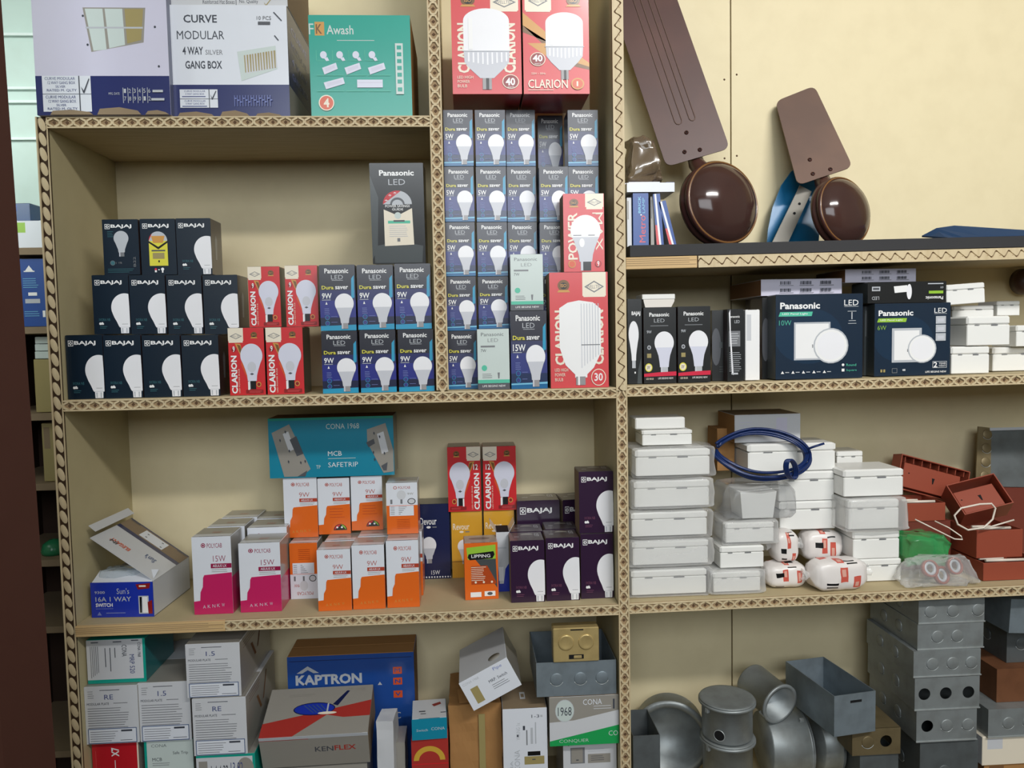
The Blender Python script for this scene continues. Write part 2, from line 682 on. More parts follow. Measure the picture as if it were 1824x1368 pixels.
board(LX1, M0, ZS1-0.0015, ZS1-0.0015, [('lattice', LX1, M0)])
board(LX1, D0, ZS2, ZS2, [('lattice', LX1, D0)])
xs = unp(400, 1100, 0).x
board(LX1, D0, ZS3, ZS3, [('plain', LX1, xs), ('lattice', xs, D0)])
board(LX1, D0, ZS4, ZS4, [('lattice', LX1, D0)])
board(D1, XR, zR2(D1), zR2(XR), [('lattice', D1, XR)])
board(D1, XR, zR3(D1), zR3(XR), [('lattice', D1, XR)])
board(D1, XR, ZS4, ZS4, [('lattice', D1, XR)])
xa = unp(1243, 470, 0).x
dz = 0.0205
o = part('shelf_board', sheared(D1, XR, zR1(D1)-dz, zR1(XR)-dz, TB, ST, YB, 'board'))
for k, a, b in (('plain', D1, xa-0.001), ('wave', xa+0.001, XR)):
    strip(k, (a, zR1(a)-dz-TB/2-0.0015), (b, zR1(b)-dz-TB/2-0.0015), TB+0.002, o)
mb = sheared(D1+0.008, XR-0.006, zR1(D1+0.008), zR1(XR-0.006), dz-0.0008, 0.003, YB-0.002, 'black_board')
BLK = tag(mb.build('laminate_board'), 'dark grey laminate plank lying along the top right shelf under the fan motors', 'plank')
board(D1, XR, 2.40, 2.40, [('lattice', D1, XR)])
mb = MB()
mb.box((M0, ST, ZTOP), (XR+0.019, YB+0.009, ZTOP+0.02), 'board')
part('top_board', mb)

# ---------------------------------------------------------------- the gap on the left
# brown post close to the lens
a0, a1 = unp(2, 0, -0.20), unp(100, 1368, -0.20)
mb = MB()
dx = (a1.x-a0.x)/(a1.z-a0.z)
zb, zt = 0.0, 2.9
def pxx(z): return a0.x+(z-a0.z)*dx
vs = []
for z in (zb, zt):
    x = pxx(z)
    for q in ((x-0.20, -0.300), (x-0.074, -0.300), (x-0.070, -0.296), (x-0.036, -0.262), (x, -0.20), (x-0.20, -0.20)):
        vs.append((q[0], q[1], z))
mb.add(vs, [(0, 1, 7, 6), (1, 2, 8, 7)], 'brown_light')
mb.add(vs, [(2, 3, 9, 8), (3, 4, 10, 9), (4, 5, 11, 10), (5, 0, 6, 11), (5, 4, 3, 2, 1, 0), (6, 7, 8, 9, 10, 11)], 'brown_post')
POST = tag(mb.build('door_post'), 'dark brown wooden door post leaning at the left edge close by', 'post')

# ---------------------------------------------------------------- printing inks and card
spec('print', p_bulb=(238, 238, 242), p_bulb_grey=(200, 202, 210), p_lav=(214, 216, 232), p_base=(150, 148, 150), p_white=(240, 240, 240), p_silver=(186, 190, 196),
     p_black=(16, 17, 20), p_yellow=(222, 214, 70), p_lime=(150, 196, 60), p_grey=(120, 122, 126), p_midgrey=(84, 86, 92),
     dura_a=(38, 38, 52), dura_b=(50, 54, 92), dura_c=(48, 56, 124), dura_d=(26, 44, 84), dura9_a=(22, 24, 40), dura9_b=(24, 32, 92), dura9_c=(30, 38, 128), dura9_d=(14, 22, 60),
     cyan=(34, 150, 190), cyan_deep=(18, 98, 150), sky=(120, 190, 220), bluegrey=(116, 128, 190),
     navy=(10, 30, 46), navy_side=(54, 36, 38), purple=(46, 22, 52), purple_top=(70, 58, 62), teal_ink=(60, 110, 120), mauve_ink=(120, 70, 96),
     red=(206, 40, 46), red_pale=(214, 74, 78), red_dark=(140, 28, 30), red_side=(112, 84, 64), gold=(206, 150, 74), gold_dark=(120, 82, 40), cream=(236, 226, 206), clear_side=(60, 58, 46), orange_red=(212, 84, 40),
     card_white=(222, 226, 234), card_pale=(206, 208, 212), card_grey=(150, 146, 138), orange=(226, 104, 28), pink=(196, 32, 96), pink_dark=(150, 24, 70), orange_dark=(176, 70, 26),
     teal=(18, 158, 140), teal_dark=(14, 108, 112), teal_blue=(16, 132, 160), green=(30, 160, 84), sage=(200, 212, 208), mint_ink=(84, 190, 160),
     lilac=(206, 204, 222), band_navy=(28, 38, 96), box_navy=(24, 36, 84), royal=(28, 52, 168), kap_blue=(30, 74, 150), devour=(20, 30, 74), amber=(214, 160, 48), brick=(176, 66, 44), mustard=(206, 164, 60), darkcard=(24, 26, 28), slate=(70, 76, 78), rose=(208, 40, 70), panel_blue=(18, 38, 58), panel_blue2=(20, 46, 70), flex_grey=(150, 146, 138), flex_red=(170, 52, 46), deep_red=(196, 30, 42), olive=(160, 146, 96), ink=(66, 70, 80), ink_blue=(70, 80, 130), label_blue=(60, 86, 130))


def carton(name, w, h, d, base, art=None, right=None, left=None, top=None, rart=None, lart=None, tart=None, flap=True, bev=0.0008, edge=None):
    """printed card box: origin at the middle of its front lower edge"""
    mb = MB()
    mb.box((-w/2, 0, 0), (w/2, d, h), edge or base, None, bev, {'front': base, 'right': right or base, 'left': left or base, 'top': top or base})
    if art:
        art.put(mb, (-w/2, 0, 0), (1, 0, 0), (0, 0, 1), (0, -1, 0), w, h)
    if rart:
        rart.put(mb, (w/2, 0, 0), (0, 1, 0), (0, 0, 1), (1, 0, 0), d, h)
    if lart:
        lart.put(mb, (-w/2, d, 0), (0, -1, 0), (0, 0, 1), (-1, 0, 0), d, h)
    o = mb.build(name)
    if flap:
        # tuck-in lid lying on the open top, front crease slightly proud
        t = MB()
        t.box((-w/2+0.0012, 0.0012, h), (w/2-0.0012, d*0.96, h+0.0005), top or base)
        if tart:
            tart.put(t, (-w/2+0.0012, 0.0012, h+0.0005), (1, 0, 0), (0, 1, 0), (0, 0, 1), w-0.0024, d*0.96)
        t.box((-w/2+w*0.2, 0.0008, h-0.0006), (w/2-w*0.2, 0.003, h+0.0004), 'p_black')
        t.build('top_flap', o)
    return o


# each design returns a finished object w x h x d
def grad(a, W, H, cuts, ms):
    y = 0
    for c, m in zip(cuts, ms):
        a.rect(0, y, W, c, m)
        y = c


def d_dura(w, h, d, watt='5W', nine=False):
    W, H = 66, 115
    a = Art(W, H)
    p = 'dura9' if nine else 'dura'
    grad(a, W, H, (44, 62, 92, 106, 115), (p+'_a', p+'_b', p+'_c', p+'_d', 'cyan_deep'))
    a.poly([(0, 107), (30, 106), (66, 105), (66, 115), (0, 115)], 'cyan' if nine else 'cyan_deep')
    a.poly([(0, 107), (40, 106), (66, 105), (66, 108), (0, 109)], 'sky' if not nine else 'cyan')
    a.poly([(59, 24), (64, 18), (64, 57), (58, 60)], 'cyan')
    a.text('Panasonic', 10, 6, 54, 14.5, 'p_white', 0.02)
    a.text('LED', 22, 17.5, 44, 25, 'p_silver', -0.005)
    a.rect(23, 26.5, 44, 27.2, 'p_silver')
    a.text('Dura', 4, 36, 26, 42.5, 'p_yellow', 0.02)
    a.text('saver', 29, 37, 53, 42.5, 'p_white', 0.02)
    a.text(watt, 4, 49, 22 if len(watt) < 3 else 27, 59, 'p_white', 0.015)
    a.rect(4, 60.5, 20, 61.5, 'p_silver')
    a.poly([(12, 64), (14, 69), (10, 69)], 'p_white')
    a.lines(8, 76, 18, 4, 3, 'bluegrey', 0.9)
    a.ring(13, 92, 4.2, 'cyan', 'dura_c')
    a.ring(13, 102, 4.2, 'cyan', 'dura_c')
    a.lines(20, 90, 32, 2, 10, 'bluegrey', 0.7)
    a.bulb(45, 50, 17.5, 62)
    return carton('bulb_carton', w, h, d, p+'_a', a, right=p+'_d', left=p+'_d', top=p+'_a', tart=Art(10, 10).rect(0, 0, 10, 1.2, 'p_grey'))


def d_sage(w, h, d):
    W, H = 58, 103
    a = Art(W, H)
    a.rect(0, 0, W, H, 'sage')
    a.text('Panasonic', 7, 6, 48, 12, 'p_midgrey')
    a.text('LED', 19, 16, 38, 22, 'p_grey', -0.01)
    a.rect(6, 28, 32, 31, 'p_grey')
    a.text('7W', 6, 34, 16, 39, 'p_midgrey')
    a.disc(12, 66, 5, 'mint_ink')
    a.lines(8, 76, 26, 3, 3, 'p_grey', 0.8)
    a.poly([(36, 74), (40, 74), (39, 84), (37, 84)], 'p_grey')
    a.rect(0, 86, W, 92, 'mint_ink')
    a.rect(0, 92, W, H, 'p_midgrey')
    a.text('LIFE BEGINS NEW', 8, 95, 50, 98.5, 'p_white')
    return carton('bulb_carton', w, h, d, 'sage', a, right='sage', left='card_pale', top='p_midgrey')


def d_bajaj(w, h, d, c='navy', v=0):
    W, H = 72, 112
    a = Art(W, H)
    ink = 'teal_ink' if c == 'navy' else 'mauve_ink'
    a.rect(0, 0, W, H, c)
    a.rect(5, 9, 15, 19, 'p_white').rect(6, 10, 14, 18, c)
    a.poly([(10, 10.5), (13.6, 14), (10, 17.5), (6.4, 14)], 'p_white').disc(10.4, 14, 1.3, c)
    a.text('BAJAJ', 17, 10, 59, 18.5, 'p_white', 0.03)
    sd = Art(40, 112)
    sd.poly([(14, 40), (18, 30), (22, 40), (20, 80), (15, 80)], 'p_grey')
    if v == 0:
        # half lamp running off the right edge
        R, cx, cy = 27, 63, 62
        pts = [(cx+R*math.cos(t), cy-R*math.sin(t)) for t in [PI*0.40+PI*0.72*k/18 for k in range(19)]]
        pts = pts+[(41, 80), (46, 89), (49.5, 97), (51, 99), (53, 100), (53.5, 111), (69, 111), (69.5, 100), (W+1, 98)]
        a.poly(pts, 'p_bulb')
        a.rect(51, 99, W, 99.7, 'p_bulb_grey')
        a.rect(56, 93, 68, 93.6, 'p_grey')
        for x in (55.5, 64):
            a.rect(x, 101, x+2.4, 110, 'p_silver')
        a.text('IVORA NB', 11, 82, 33, 87, ink)
        a.disc(13, 92, 2.4, 'p_white').rect(12, 91, 20, 94, 'p_white').disc(17, 91, 2.0, 'p_white')
        a.lines(12, 97, 28, 2, 3, ink, 0.9)
    elif v == 1:
        a.bulb(37, 23, 15, 52, 'p_silver', None, 'p_grey')
        a.ring(18, 88, 5, 'p_grey', 'teal_ink')
        a.text('1 YR', 25, 86, 37, 90, 'p_grey')
        a.lines(10, 24, 22, 4, 3.4, ink, 1)
        a.lines(8, 100, 62, 3, 3.2, ink, 0.8)
        a.text('B22', 60, 76, 65, 96, 'p_grey', rot=90)
    else:
        # efficiency sticker
        a.disc(36, 44, 19, 'p_silver', 19, 20, 0, PI)
        a.disc(36, 44, 19, 'red', 19, 10, PI*0.72, PI)
        a.rect(17, 44, 55, 94, 'p_yellow')
        a.poly([(17, 44), (36, 56), (55, 44), (55, 48), (36, 61), (17, 48)], 'p_black')
        a.poly([(22, 34), (50, 34), (46, 48), (26, 48)], 'gold')
        a.rect(22, 62, 50, 65, 'p_midgrey')
        a.rect(24, 68, 48, 80, 'olive')
        a.rect(35, 83, 38, 87, 'p_black')
        a.disc(29, 101, 2.4, 'rose').rect(27, 103, 31, 107, 'p_white').rect(34, 101, 37, 103, 'p_white').disc(43, 101, 3.2, 'p_white').rect(41.5, 103, 44.5, 108, 'p_white')
    rt = 'navy_side' if c == 'navy' else 'purple'
    tp = 'navy' if c == 'navy' else 'purple_top'
    t = Art(60, 40)
    t.disc(32, 14, 12, 'card_grey', 7, 20, 0, PI)
    t.text('BAJAJ', 8, 20, 16, 24, 'card_pale', 0.02, 180)
    t.text('LED', 46, 8, 54, 22, 'card_pale', 0.0, 90)
    return carton('bulb_carton', w, h, d, c, a, right=rt, left='kraft_grey' if c == 'purple' else rt, top=tp, rart=sd, tart=t)


def emblem(a, x, y, s, m='gold_dark'):
    a.disc(x, y, 6*s, m, 5*s)
    a.disc(x, y+0.4*s, 3.6*s, 'p_black', 3*s)
    a.text('ISO', x-3*s, y-1.4*s, x+3*s, y+1.6*s, 'gold', 0.02)
    a.poly([(x-5*s, y+4*s), (x+5*s, y+4*s), (x+6.5*s, y+6*s), (x-6.5*s, y+6*s)], 'gold')


def diamond(a, x0, y0, x1, y1, m='p_grey'):
    cx, cy, rx, ry = (x0+x1)/2, (y0+y1)/2, (x1-x0)/2, (y1-y0)/2
    a.poly([(x0, cy), (cx, y0), (x1, cy), (cx, y1)], m)
    a.poly([(x0+rx*0.22, cy), (cx, y0+ry*0.22), (x1-rx*0.22, cy), (cx, y1-ry*0.22)], 'cream')
    a.text('WELLTEC', x0+rx*0.25, cy-ry*0.3, x1-rx*0.25, cy+ry*0.3, m)


def d_clarion(w, h, d, watt='9', mirror=False):
    W, H = 66, 115
    a = Art(W, H)

    def X(x): return W-x if mirror else x

    def rc(x0, y0, x1, y1, m): a.rect(min(X(x0), X(x1)), y0, max(X(x0), X(x1)), y1, m)
    a.rect(0, 0, W, H, 'red')
    # ribbons behind the lamp
    a.poly([(X(26), 50), (X(44), 92), (X(38), 100), (X(22), 62)], 'orange_red')
    a.poly([(X(12), 26), (X(22), 27), (X(30), 58), (X(24), 52)], 'gold')
    a.poly([(X(16), 28), (X(22), 30), (X(28), 52), (X(20), 40)], 'gold_dark')
    rc(0, 0, 28, 22, 'cream')
    rc(1, 20, 27, 25, 'cream')
    diamond(a, min(X(3), X(26)), 9, max(X(3), X(26)), 19)
    emblem(a, X(48), 12, 1.0)
    a.bulb(X(42), 27, 20.5, 78, 'p_lav', None, 'p_black', 0.18, 0.40)
    a.disc(X(42), 67, 8, 'p_bulb_grey', 9)
    a.poly([(X(38), 79), (X(42), 77), (X(46), 79), (X(42), 81)], 'p_midgrey')
    rc(34, 92, 37, 106, 'p_white')
    # scales of the badge
    a.disc(X(54), 97, 4.5, 'gold').disc(X(54), 97, 3, 'red_dark')
    a.poly([(X(30), 106), (X(62), 106), (X(62), 112), (X(30), 112)], 'red_dark')
    a.lines(min(X(36), X(60)), 108, max(X(36), X(60)), 2, 2, 'red_pale', 0.8)
    a.disc(X(10), 36, 4.2, 'red_dark')
    a.text(watt, X(10)-(2 if len(watt) == 1 else 4.5), 31, X(10)+(2 if len(watt) == 1 else 4.5), 41, 'p_white', 0.02)
    xa = 4 if not mirror else W-14
    a.text('CLARION', xa, 47, xa+11, 112, 'p_white', 0.035, 90)
    xb = 17 if not mirror else W-19
    a.text('LED POWER BULB', xb, 70, xb+2.2, 111, 'cream', 0, 90)
    return carton('bulb_carton', w, h, d, 'red', a, right='red_side' if watt != '9' else 'clear_side', left='red_side', top='red_side', edge='red')


def tbulb(a, cx, y0, y1, R, ny, m='p_bulb'):
    """big T lamp: capsule above finned cup"""
    pts = [(cx+R*math.cos(PI*k/18), y0+R*0.62-R*0.62*math.sin(PI*k/18)) for k in range(19)]
    a.poly(pts+[(cx-R, ny), (cx+R, ny)], m)
    yb = y1-(y1-y0)*0.14
    cup = [(cx-R*1.0, ny), (cx-R*0.97, ny+(yb-ny)*0.4), (cx-R*0.72, ny+(yb-ny)*0.66), (cx-R*0.34, yb-2), (cx-R*0.3, yb)]
    a.poly(cup+[(2*cx-x, y) for x, y in reversed(cup)], 'p_bulb_grey')
    for k in range(9):
        x = cx+R*(-0.82+0.205*k)
        a.rect(x, ny+2, x+R*0.07, ny+(yb-ny)*(0.5-0.03*abs(k-4)), 'p_bulb')
    a.rect(cx-R*1.05, ny-1.5, cx+R*1.05, ny, 'p_silver')
    a.rect(cx-R*0.78, y0+R*0.5, cx-R*0.6, ny-4, 'p_white')
    a.rect(cx-R*0.2, yb, cx+R*0.2, y1, 'p_base').rect(cx-R*0.05, yb, cx+R*0.08, y1, 'p_black')


def d_tower(w, h, d, v=0):
    if v in (0, 3):
        W, H = 124, 215
        a = Art(W, H)
        a.rect(0, 0, W, H, 'red_pale')
        big = v == 3
        a.rect(70, 0, W-4, 44, 'cream')
        a.rect(72, 40, W-6, 46, 'cream')
        diamond(a, 74, 16, 116, 38)
        emblem(a, 30, 24, 2.1)
        a.text('CLARION', 10, 70, 32, 172, 'cream', 0.035, 90)
        a.text('CLARION', W-32, 70, W-10, 172, 'cream', 0.035, 90)
        if big:
            a.poly([(20, 66), (38, 56), (62, 52), (92, 56), (108, 68), (108, 150), (92, 178), (78, 190), (78, 196), (52, 196), (52, 190), (32, 172), (20, 140)], 'p_white')
            for k in range(7):
                a.rect(66+6*k, 58, 67.6+6*k, 178-4*k, 'p_bulb_grey')
            a.rect(66, 134, 106, 135.5, 'p_grey')
            a.rect(54, 194, 74, 210, 'p_base').rect(58, 194, 62, 210, 'p_white')
            a.ring(102, 196, 16, 'cream', 'red_pale', 0.1)
            a.text('30', 93, 188, 111, 203, 'p_white', 0.02)
        else:
            tbulb(a, 62, 40, 206, 41, 128)
            a.ring(104, 190, 15, 'cream', 'red_dark', 0.1)
            a.text('40', 95, 182, 112, 198, 'p_white', 0.03)
            a.text('WATT', 98, 200, 110, 203, 'p_white')
        for k, t in enumerate(('LED HIGH', 'POWER', 'BULB')):
            a.text(t, 9, 178+9*k, 9+(28 if k == 0 else 22 if k == 1 else 17), 184+9*k, 'cream')
    elif v == 1:
        W, H = 120, 215
        a = Art(W, H)
        a.rect(0, 0, W, H, 'red_pale')
        a.poly([(0, 50), (40, 88), (50, 124), (0, 78)], 'gold')
        a.poly([(0, 90), (50, 112), (34, 112), (0, 76)], 'gold_dark')
        a.poly([(8, 112), (46, 112), (44, 140)], 'gold')
        a.poly([(96, 140), (120, 156), (120, 166), (88, 158)], 'gold_dark').poly([(100, 136), (120, 152), (120, 160), (92, 150)], 'gold')
        a.rect(4, 0, 52, 46, 'cream').rect(6, 42, 50, 49, 'cream')
        diamond(a, 10, 16, 46, 38)
        emblem(a, 92, 26, 2.1)
        tbulb(a, 75, 50, 186, 34, 120)
        a.ring(26, 145, 14, 'cream', 'red_dark', 0.1)
        a.text('40', 17, 136, 35, 150, 'p_white', 0.03)
        a.text('WATT', 20, 153, 32, 156, 'p_white')
        a.text('220V ~ 50Hz', 14, 172, 40, 176, 'cream')
        a.text('CLARION', 8, 186, 80, 204, 'cream', 0.01)
        a.lines(8, 207, 62, 1, 2, 'cream', 1)
        a.ring(98, 195, 12, 'gold', 'orange_red', 0.2)
        a.text('1', 96, 190, 99, 200, 'cream')
    else:
        W, H = 76, 140
        a = Art(W, H)
        a.rect(0, 0, W, H, 'red_pale')
        a.rect(41, 0, 75, 24, 'cream').rect(43, 22, 73, 28, 'cream')
        diamond(a, 44, 9, 72, 22)
        emblem(a, 20, 16, 1.4)
        a.text('POWER', 8, 34, 26, 118, 'cream', 0.02, 90)
        a.text('MAX', 60, 34, 73, 102, 'cream', 0.01, -90)
        a.rect(54, 34, 74, 36, 'cream')
        a.bulb(41, 38, 28, 100, 'p_bulb', 'p_bulb_grey', 'p_black', 0.16, 0.42)
        a.rect(18, 74, 33, 75, 'p_black').rect(46, 74, 58, 75, 'p_black')
        a.disc(34, 88, 5, 'p_white', 8)
        a.ring(15, 126, 7, 'gold', 'orange_red', 0.2)
        a.ring(64, 126, 6, 'red_dark', 'red', 0.2).text('9', 62, 121, 66, 131, 'p_white', 0.02)
    return carton('bulb_carton', w, h, d, 'red_pale', a, right='red_side', left='kraft_grey', top='red_dark', edge='red_pale')


def d_star(w, h, d):
    W, H = 96, 178
    a = Art(W, H)
    a.rect(0, 0, W, H, 'darkcard')
    a.poly([(0, 20), (14, 60), (10, 150), (0, 170)], 'slate').poly([(4, 146), (50, 138), (92, 146), (90, 176), (4, 176)], 'slate')
    a.text('Panasonic', 17, 12, 79, 22, 'p_white', 0.03)
    a.text('LED', 33, 28, 63, 38, 'p_silver', -0.005)
    a.disc(48, 72, 26, 'p_silver', 24, 24, 0, PI)
    a.disc(48, 72, 26, 'deep_red', 24, 16, PI*0.42, PI)
    a.disc(48, 72, 13, 'p_midgrey', 12, 20, 0, PI).disc(48, 73, 10, 'p_silver', 9, 20, 0, PI)
    for x, y in ((28, 66), (35, 57), (44, 53)):
        a.text('*', x-2.5, y-2.5, x+2.5, y+3, 'p_white', 0.03)
    a.text('POWER SAVINGS', 26, 73, 70, 77.5, 'p_white', 0.01)
    a.text('GUIDE', 38, 79, 58, 83, 'p_white', 0.01)
    a.poly([(23, 81), (48, 92), (74, 79), (76, 144), (23, 146)], 'cream')
    a.disc(48, 92, 6, 'sage')
    a.rect(30, 101, 70, 106, 'mint_ink').rect(40, 100, 60, 103, 'p_midgrey')
    a.lines(32, 110, 68, 6, 3.6, 'card_pale', 1)
    a.rect(46, 132, 51, 138, 'p_grey')
    return carton('lamp_carton', w, h, d, 'darkcard', a, right='p_black', left='p_black', top='p_black')


def d_poly(w, h, d, watt='9W', ink='orange', v=0):
    W, H = 62, 118
    a = Art(W, H)
    ld = 'pink_dark' if ink == 'pink' else 'brick'
    if v < 3:
        a.rect(0, 0, W, H, 'card_white')
        a.ring(18, 13, 3.6, ld, 'card_white', 0.35).disc(18, 13, 1.6, ld)
        a.text('POLYCAB', 24, 10, 48, 17, ld)
        a.text(watt, 29 if len(watt) < 3 else 33, 29, 48 if len(watt) < 3 else 53, 38, ld, -0.01)
        a.rect(29, 41, W, 48, ld)
        a.text('AELIUS LX', 32, 42.5, 54, 46.5, 'card_white', 0.01)
        a.lines(30, 50, 60, 2, 3, 'card_grey', 0.7)
        a.poly([(18, 58), (W, 55), (W, H), (0, H), (0, 98), (10, 97), (11, 84), (15, 76), (16, 62)], ink)
        if v == 1:
            a.disc(42, 110, 13, 'p_black', 13, 16, 0, PI).disc(42, 109, 11, 'p_lime', 11, 10, 0, PI*0.45).disc(42, 109, 11, 'red', 11, 10, PI*0.45, PI)
            a.disc(36, 104, 2, 'p_white').disc(45, 104, 2, 'p_white')
            a.lines(22, 64, 54, 4, 6, ld, 0.7)
        else:
            for k in range(5):
                x = 14+k*7.5
                a.text('AKNKW'[k], x, 104-k*0.5, x+4.5, 109-k*0.5, 'gold' if ink != 'pink' else 'lilac', -0.01)
    else:
        f = 180 if v == 4 else 0
        def Y(y): return H-y if f else y
        def RC(x0, y0, x1, y1, m): a.rect(x0, min(Y(y0), Y(y1)), x1, max(Y(y0), Y(y1)), m)
        a.rect(0, 0, W, H, 'orange')
        RC(0, 0, W, 52, 'card_white')
        if f:
            a.text('POLYCAB', 14, H-15, 50, H-8, ld, 0, 180)
            a.text('9W', 8, H-32, 20, H-25, ld, 0, 180)
        else:
            a.ring(18, 11, 3.6, ld, 'card_white', 0.35)
            a.text('POLYCAB', 24, 8, 48, 14, ld)
            a.text('9W', 42, 23, 54, 28, 'card_grey')
        a.disc(30, Y(28), 9, 'card_pale', 11)
        a.disc(50, Y(43), 8, 'p_black', 7).disc(50, Y(43), 6.5, 'card_pale', 5.5)
        for x in (8, 28):
            RC(x, 38, x+4, 48, 'p_grey')
        RC(6, 53, 54, 76, 'card_white')
        for k in range(5):
            RC(8, 55+4*k, 16, 56+4*k, 'p_grey')
            RC(24, 55+4*k, 40-3*k, 56+4*k, 'p_grey')
        for k in range(6):
            RC(20, 84+4*k, 46, 84.7+4*k, 'orange_dark')
    t = Art(60, 40)
    t.rect(20, 4, 44, 12, 'card_grey').rect(0, 30, 60, 40, 'card_pale').lines(24, 20, 40, 2, 4, 'brick', 1)
    sd = Art(40, 118)
    sd.rect(0, 62, 40, 118, ink)
    return carton('bulb_carton', w, h, d, 'card_white', a, right='card_grey', left='card_pale', top='card_grey', rart=sd, tart=t)


def d_devour(w, h, d, c='devour'):
    W, H = 58, 124
    a = Art(W, H)
    a.rect(0, 0, W, H, c)
    nm = 'Devour' if c == 'devour' else 'Revour'
    ink = 'p_white' if c == 'devour' else 'cream'
    a.text(nm, 3, 22, 34, 34, ink, 0.01)
    a.disc(19, 38, 4, ink, 2).rect(26, 37, 34, 39, 'p_grey')
    if c == 'devour':
        a.bulb(19, 54, 13.5, 44)
        a.text('15W', 22, 110, 38, 117, 'p_white')
        for k in range(12):
            a.disc(3+k*5, 121, 1.4, 'p_white')
    else:
        a.bulb(24, 52, 13, 46)
        a.rect(0, 93, W, 94, 'gold_dark')
    return carton('bulb_carton', w, h, d, c, a, right=c, left=c, top='darkcard' if c == 'devour' else 'gold_dark')


def d_lip(w, h, d):
    W, H = 62, 104
    a = Art(W, H)
    a.rect(0, 0, W, H, 'orange_red').rect(0, 0, W, H, 'orange')
    a.poly([(4, 8), (58, 4), (58, 32), (6, 30)], 'p_lime')
    a.poly([(20, 30), (58, 30), (60, 84), (44, 60)], 'slate')
    a.poly([(6, 26), (8, 20), (54, 16), (56, 22), (52, 29), (10, 31)], 'p_black')
    a.text('LIPPING', 13, 21, 48, 27, 'p_white', 0.01)
    a.poly([(12, 42), (42, 42), (58, 72), (58, 76), (12, 76)], 'orange_dark')
    a.lines(12, 44, 40, 8, 3.4, 'cream', 1)
    for k in range(3):
        a.disc(20+k*15, 72, 2, 'cream')
    a.rect(10, 90, 30, 99, 'p_white').rect(36, 89, 56, 98, 'p_white').disc(46, 93.5, 5, 'p_midgrey', 3)
    t = Art(60, 40)
    t.disc(28, 18, 20, 'slate', 6)
    return carton('bulb_carton', w, h, d, 'orange', a, right='devour', left='orange', top='card_grey', tart=t)


def d_black9(w, h, d):
    W, H = 62, 124
    a = Art(W, H)
    a.rect(0, 0, W, H, 'darkcard')
    a.text('Panasonic', 11, 8, 49, 14.5, 'p_white', 0.02)
    a.text('LED', 20, 18, 40, 24, 'p_silver', -0.01)
    a.rect(13, 29, 47, 30.2, 'p_grey')
    a.text('9W', 6, 37, 15, 42, 'p_silver', 0.01)
    a.bulb(39, 39, 18.5, 70, 'p_bulb', 'p_lav', 'p_silver', 0.16, 0.45)
    a.ring(10, 65, 3.5, 'p_silver', 'p_midgrey', 0.4)
    a.rect(6, 75, 14, 82, 'olive')
    a.disc(9, 98, 7, 'p_yellow').disc(9, 98, 5.4, 'cream')
    a.text('3Y', 6, 95.5, 12, 100.5, 'p_midgrey', 0.02)
    a.poly([(0, 108), (28, 106), (62, 105), (62, 112), (0, 113)], 'rose')
    a.text('LED BULB', 4, 115, 18, 118, 'cream')
    a.text('LIFE BEGINS NEW', 27, 114.5, 56, 117.5, 'p_white')
    return carton('bulb_carton', w, h, d, 'darkcard', a, right='p_black', left='navy_side', top='p_black')


def d_panel(w, h, d, watt='10W'):
    W, H = 158, 152
    a = Art(W, H)
    a.rect(0, 0, W, H, 'panel_blue')
    a.disc(60, 75, 62, 'panel_blue2', 50)
    a.text('Panasonic', 8, 14, 80, 26, 'p_white', 0.03)
    a.poly([(8, 31), (67, 31), (65, 39), (5, 39)], 'p_lime' if watt == '6W' else 'mint_ink')
    a.text('LED Panel Light', 12, 33, 58, 37, 'p_white', 0.01)
    a.text(watt, 6, 46, 28 if len(watt) > 2 else 24, 55, 'mint_ink' if len(watt) > 2 else 'p_lime', -0.01)
    a.text('LED', 124, 11, 150, 21, 'p_white', 0.0)
    a.rect(124, 22.5, 150, 23.3, 'p_silver')
    if watt == '10W':
        a.rect(33, 50, 99, 118, 'p_silver').rect(36, 53, 96, 115, 'p_white')
        a.rect(66, 90, 67.5, 96, 'p_grey')
        a.disc(100, 93, 32, 'p_silver').disc(100, 93, 29.5, 'p_white').disc(100, 93, 25, 'p_bulb')
        a.rect(137, 33, 139, 46, 'p_silver').rect(132, 48, 145, 49, 'p_silver').rect(130, 31, 146, 32, 'p_silver').rect(131, 53, 146, 54, 'p_silver')
        for k in range(5):
            x = 9+k*19
            a.poly([(x, 142), (x+3, 137), (x+6, 142)], 'p_white').rect(x+8, 139, x+15, 140.4, 'p_silver')
        a.disc(122, 128, 2.4, 'p_white').text('Round', 128, 126, 146, 130.5, 'mint_ink')
        a.rect(119.5, 135, 124.5, 140, 'p_white').text('Square', 128, 136, 147, 140.5, 'mint_ink')
    else:
        a.rect(36, 52, 98, 124, 'p_silver').rect(41, 57, 93, 119, 'p_white')
        a.rect(68, 96, 69.5, 102, 'p_grey')
        a.disc(99, 96, 30, 'p_silver').disc(99, 96, 27.5, 'p_white').disc(99, 96, 23, 'p_bulb')
        for y in (28, 46, 64):
            a.rect(127, y, 148, y+16, 'p_silver').rect(131, y+5, 144, y+12, 'p_bulb_grey')
        a.rect(121, 123, 151, 137, 'p_silver').rect(122, 124, 150, 136, 'panel_blue')
        a.text('2', 123, 124.5, 131, 136, 'p_white', 0.02).text('YEAR', 134, 125.5, 149, 129.5, 'p_white').text('WARRANTY', 134, 131, 149, 134.5, 'p_white')
        a.text('LIFE BEGINS NEW', 106, 143, 150, 147, 'p_white', 0.01)
        a.rect(36, 136, 47, 146, 'p_grey').rect(37, 137, 46, 145, 'panel_blue')
        a.rect(12, 138, 16, 144, 'olive').rect(18, 138, 22, 144, 'olive').rect(58, 138, 64, 142, 'p_silver')
    return carton('panel_light_carton', w, h, d, 'panel_blue', a, right='slate', left='slate', top='p_black')


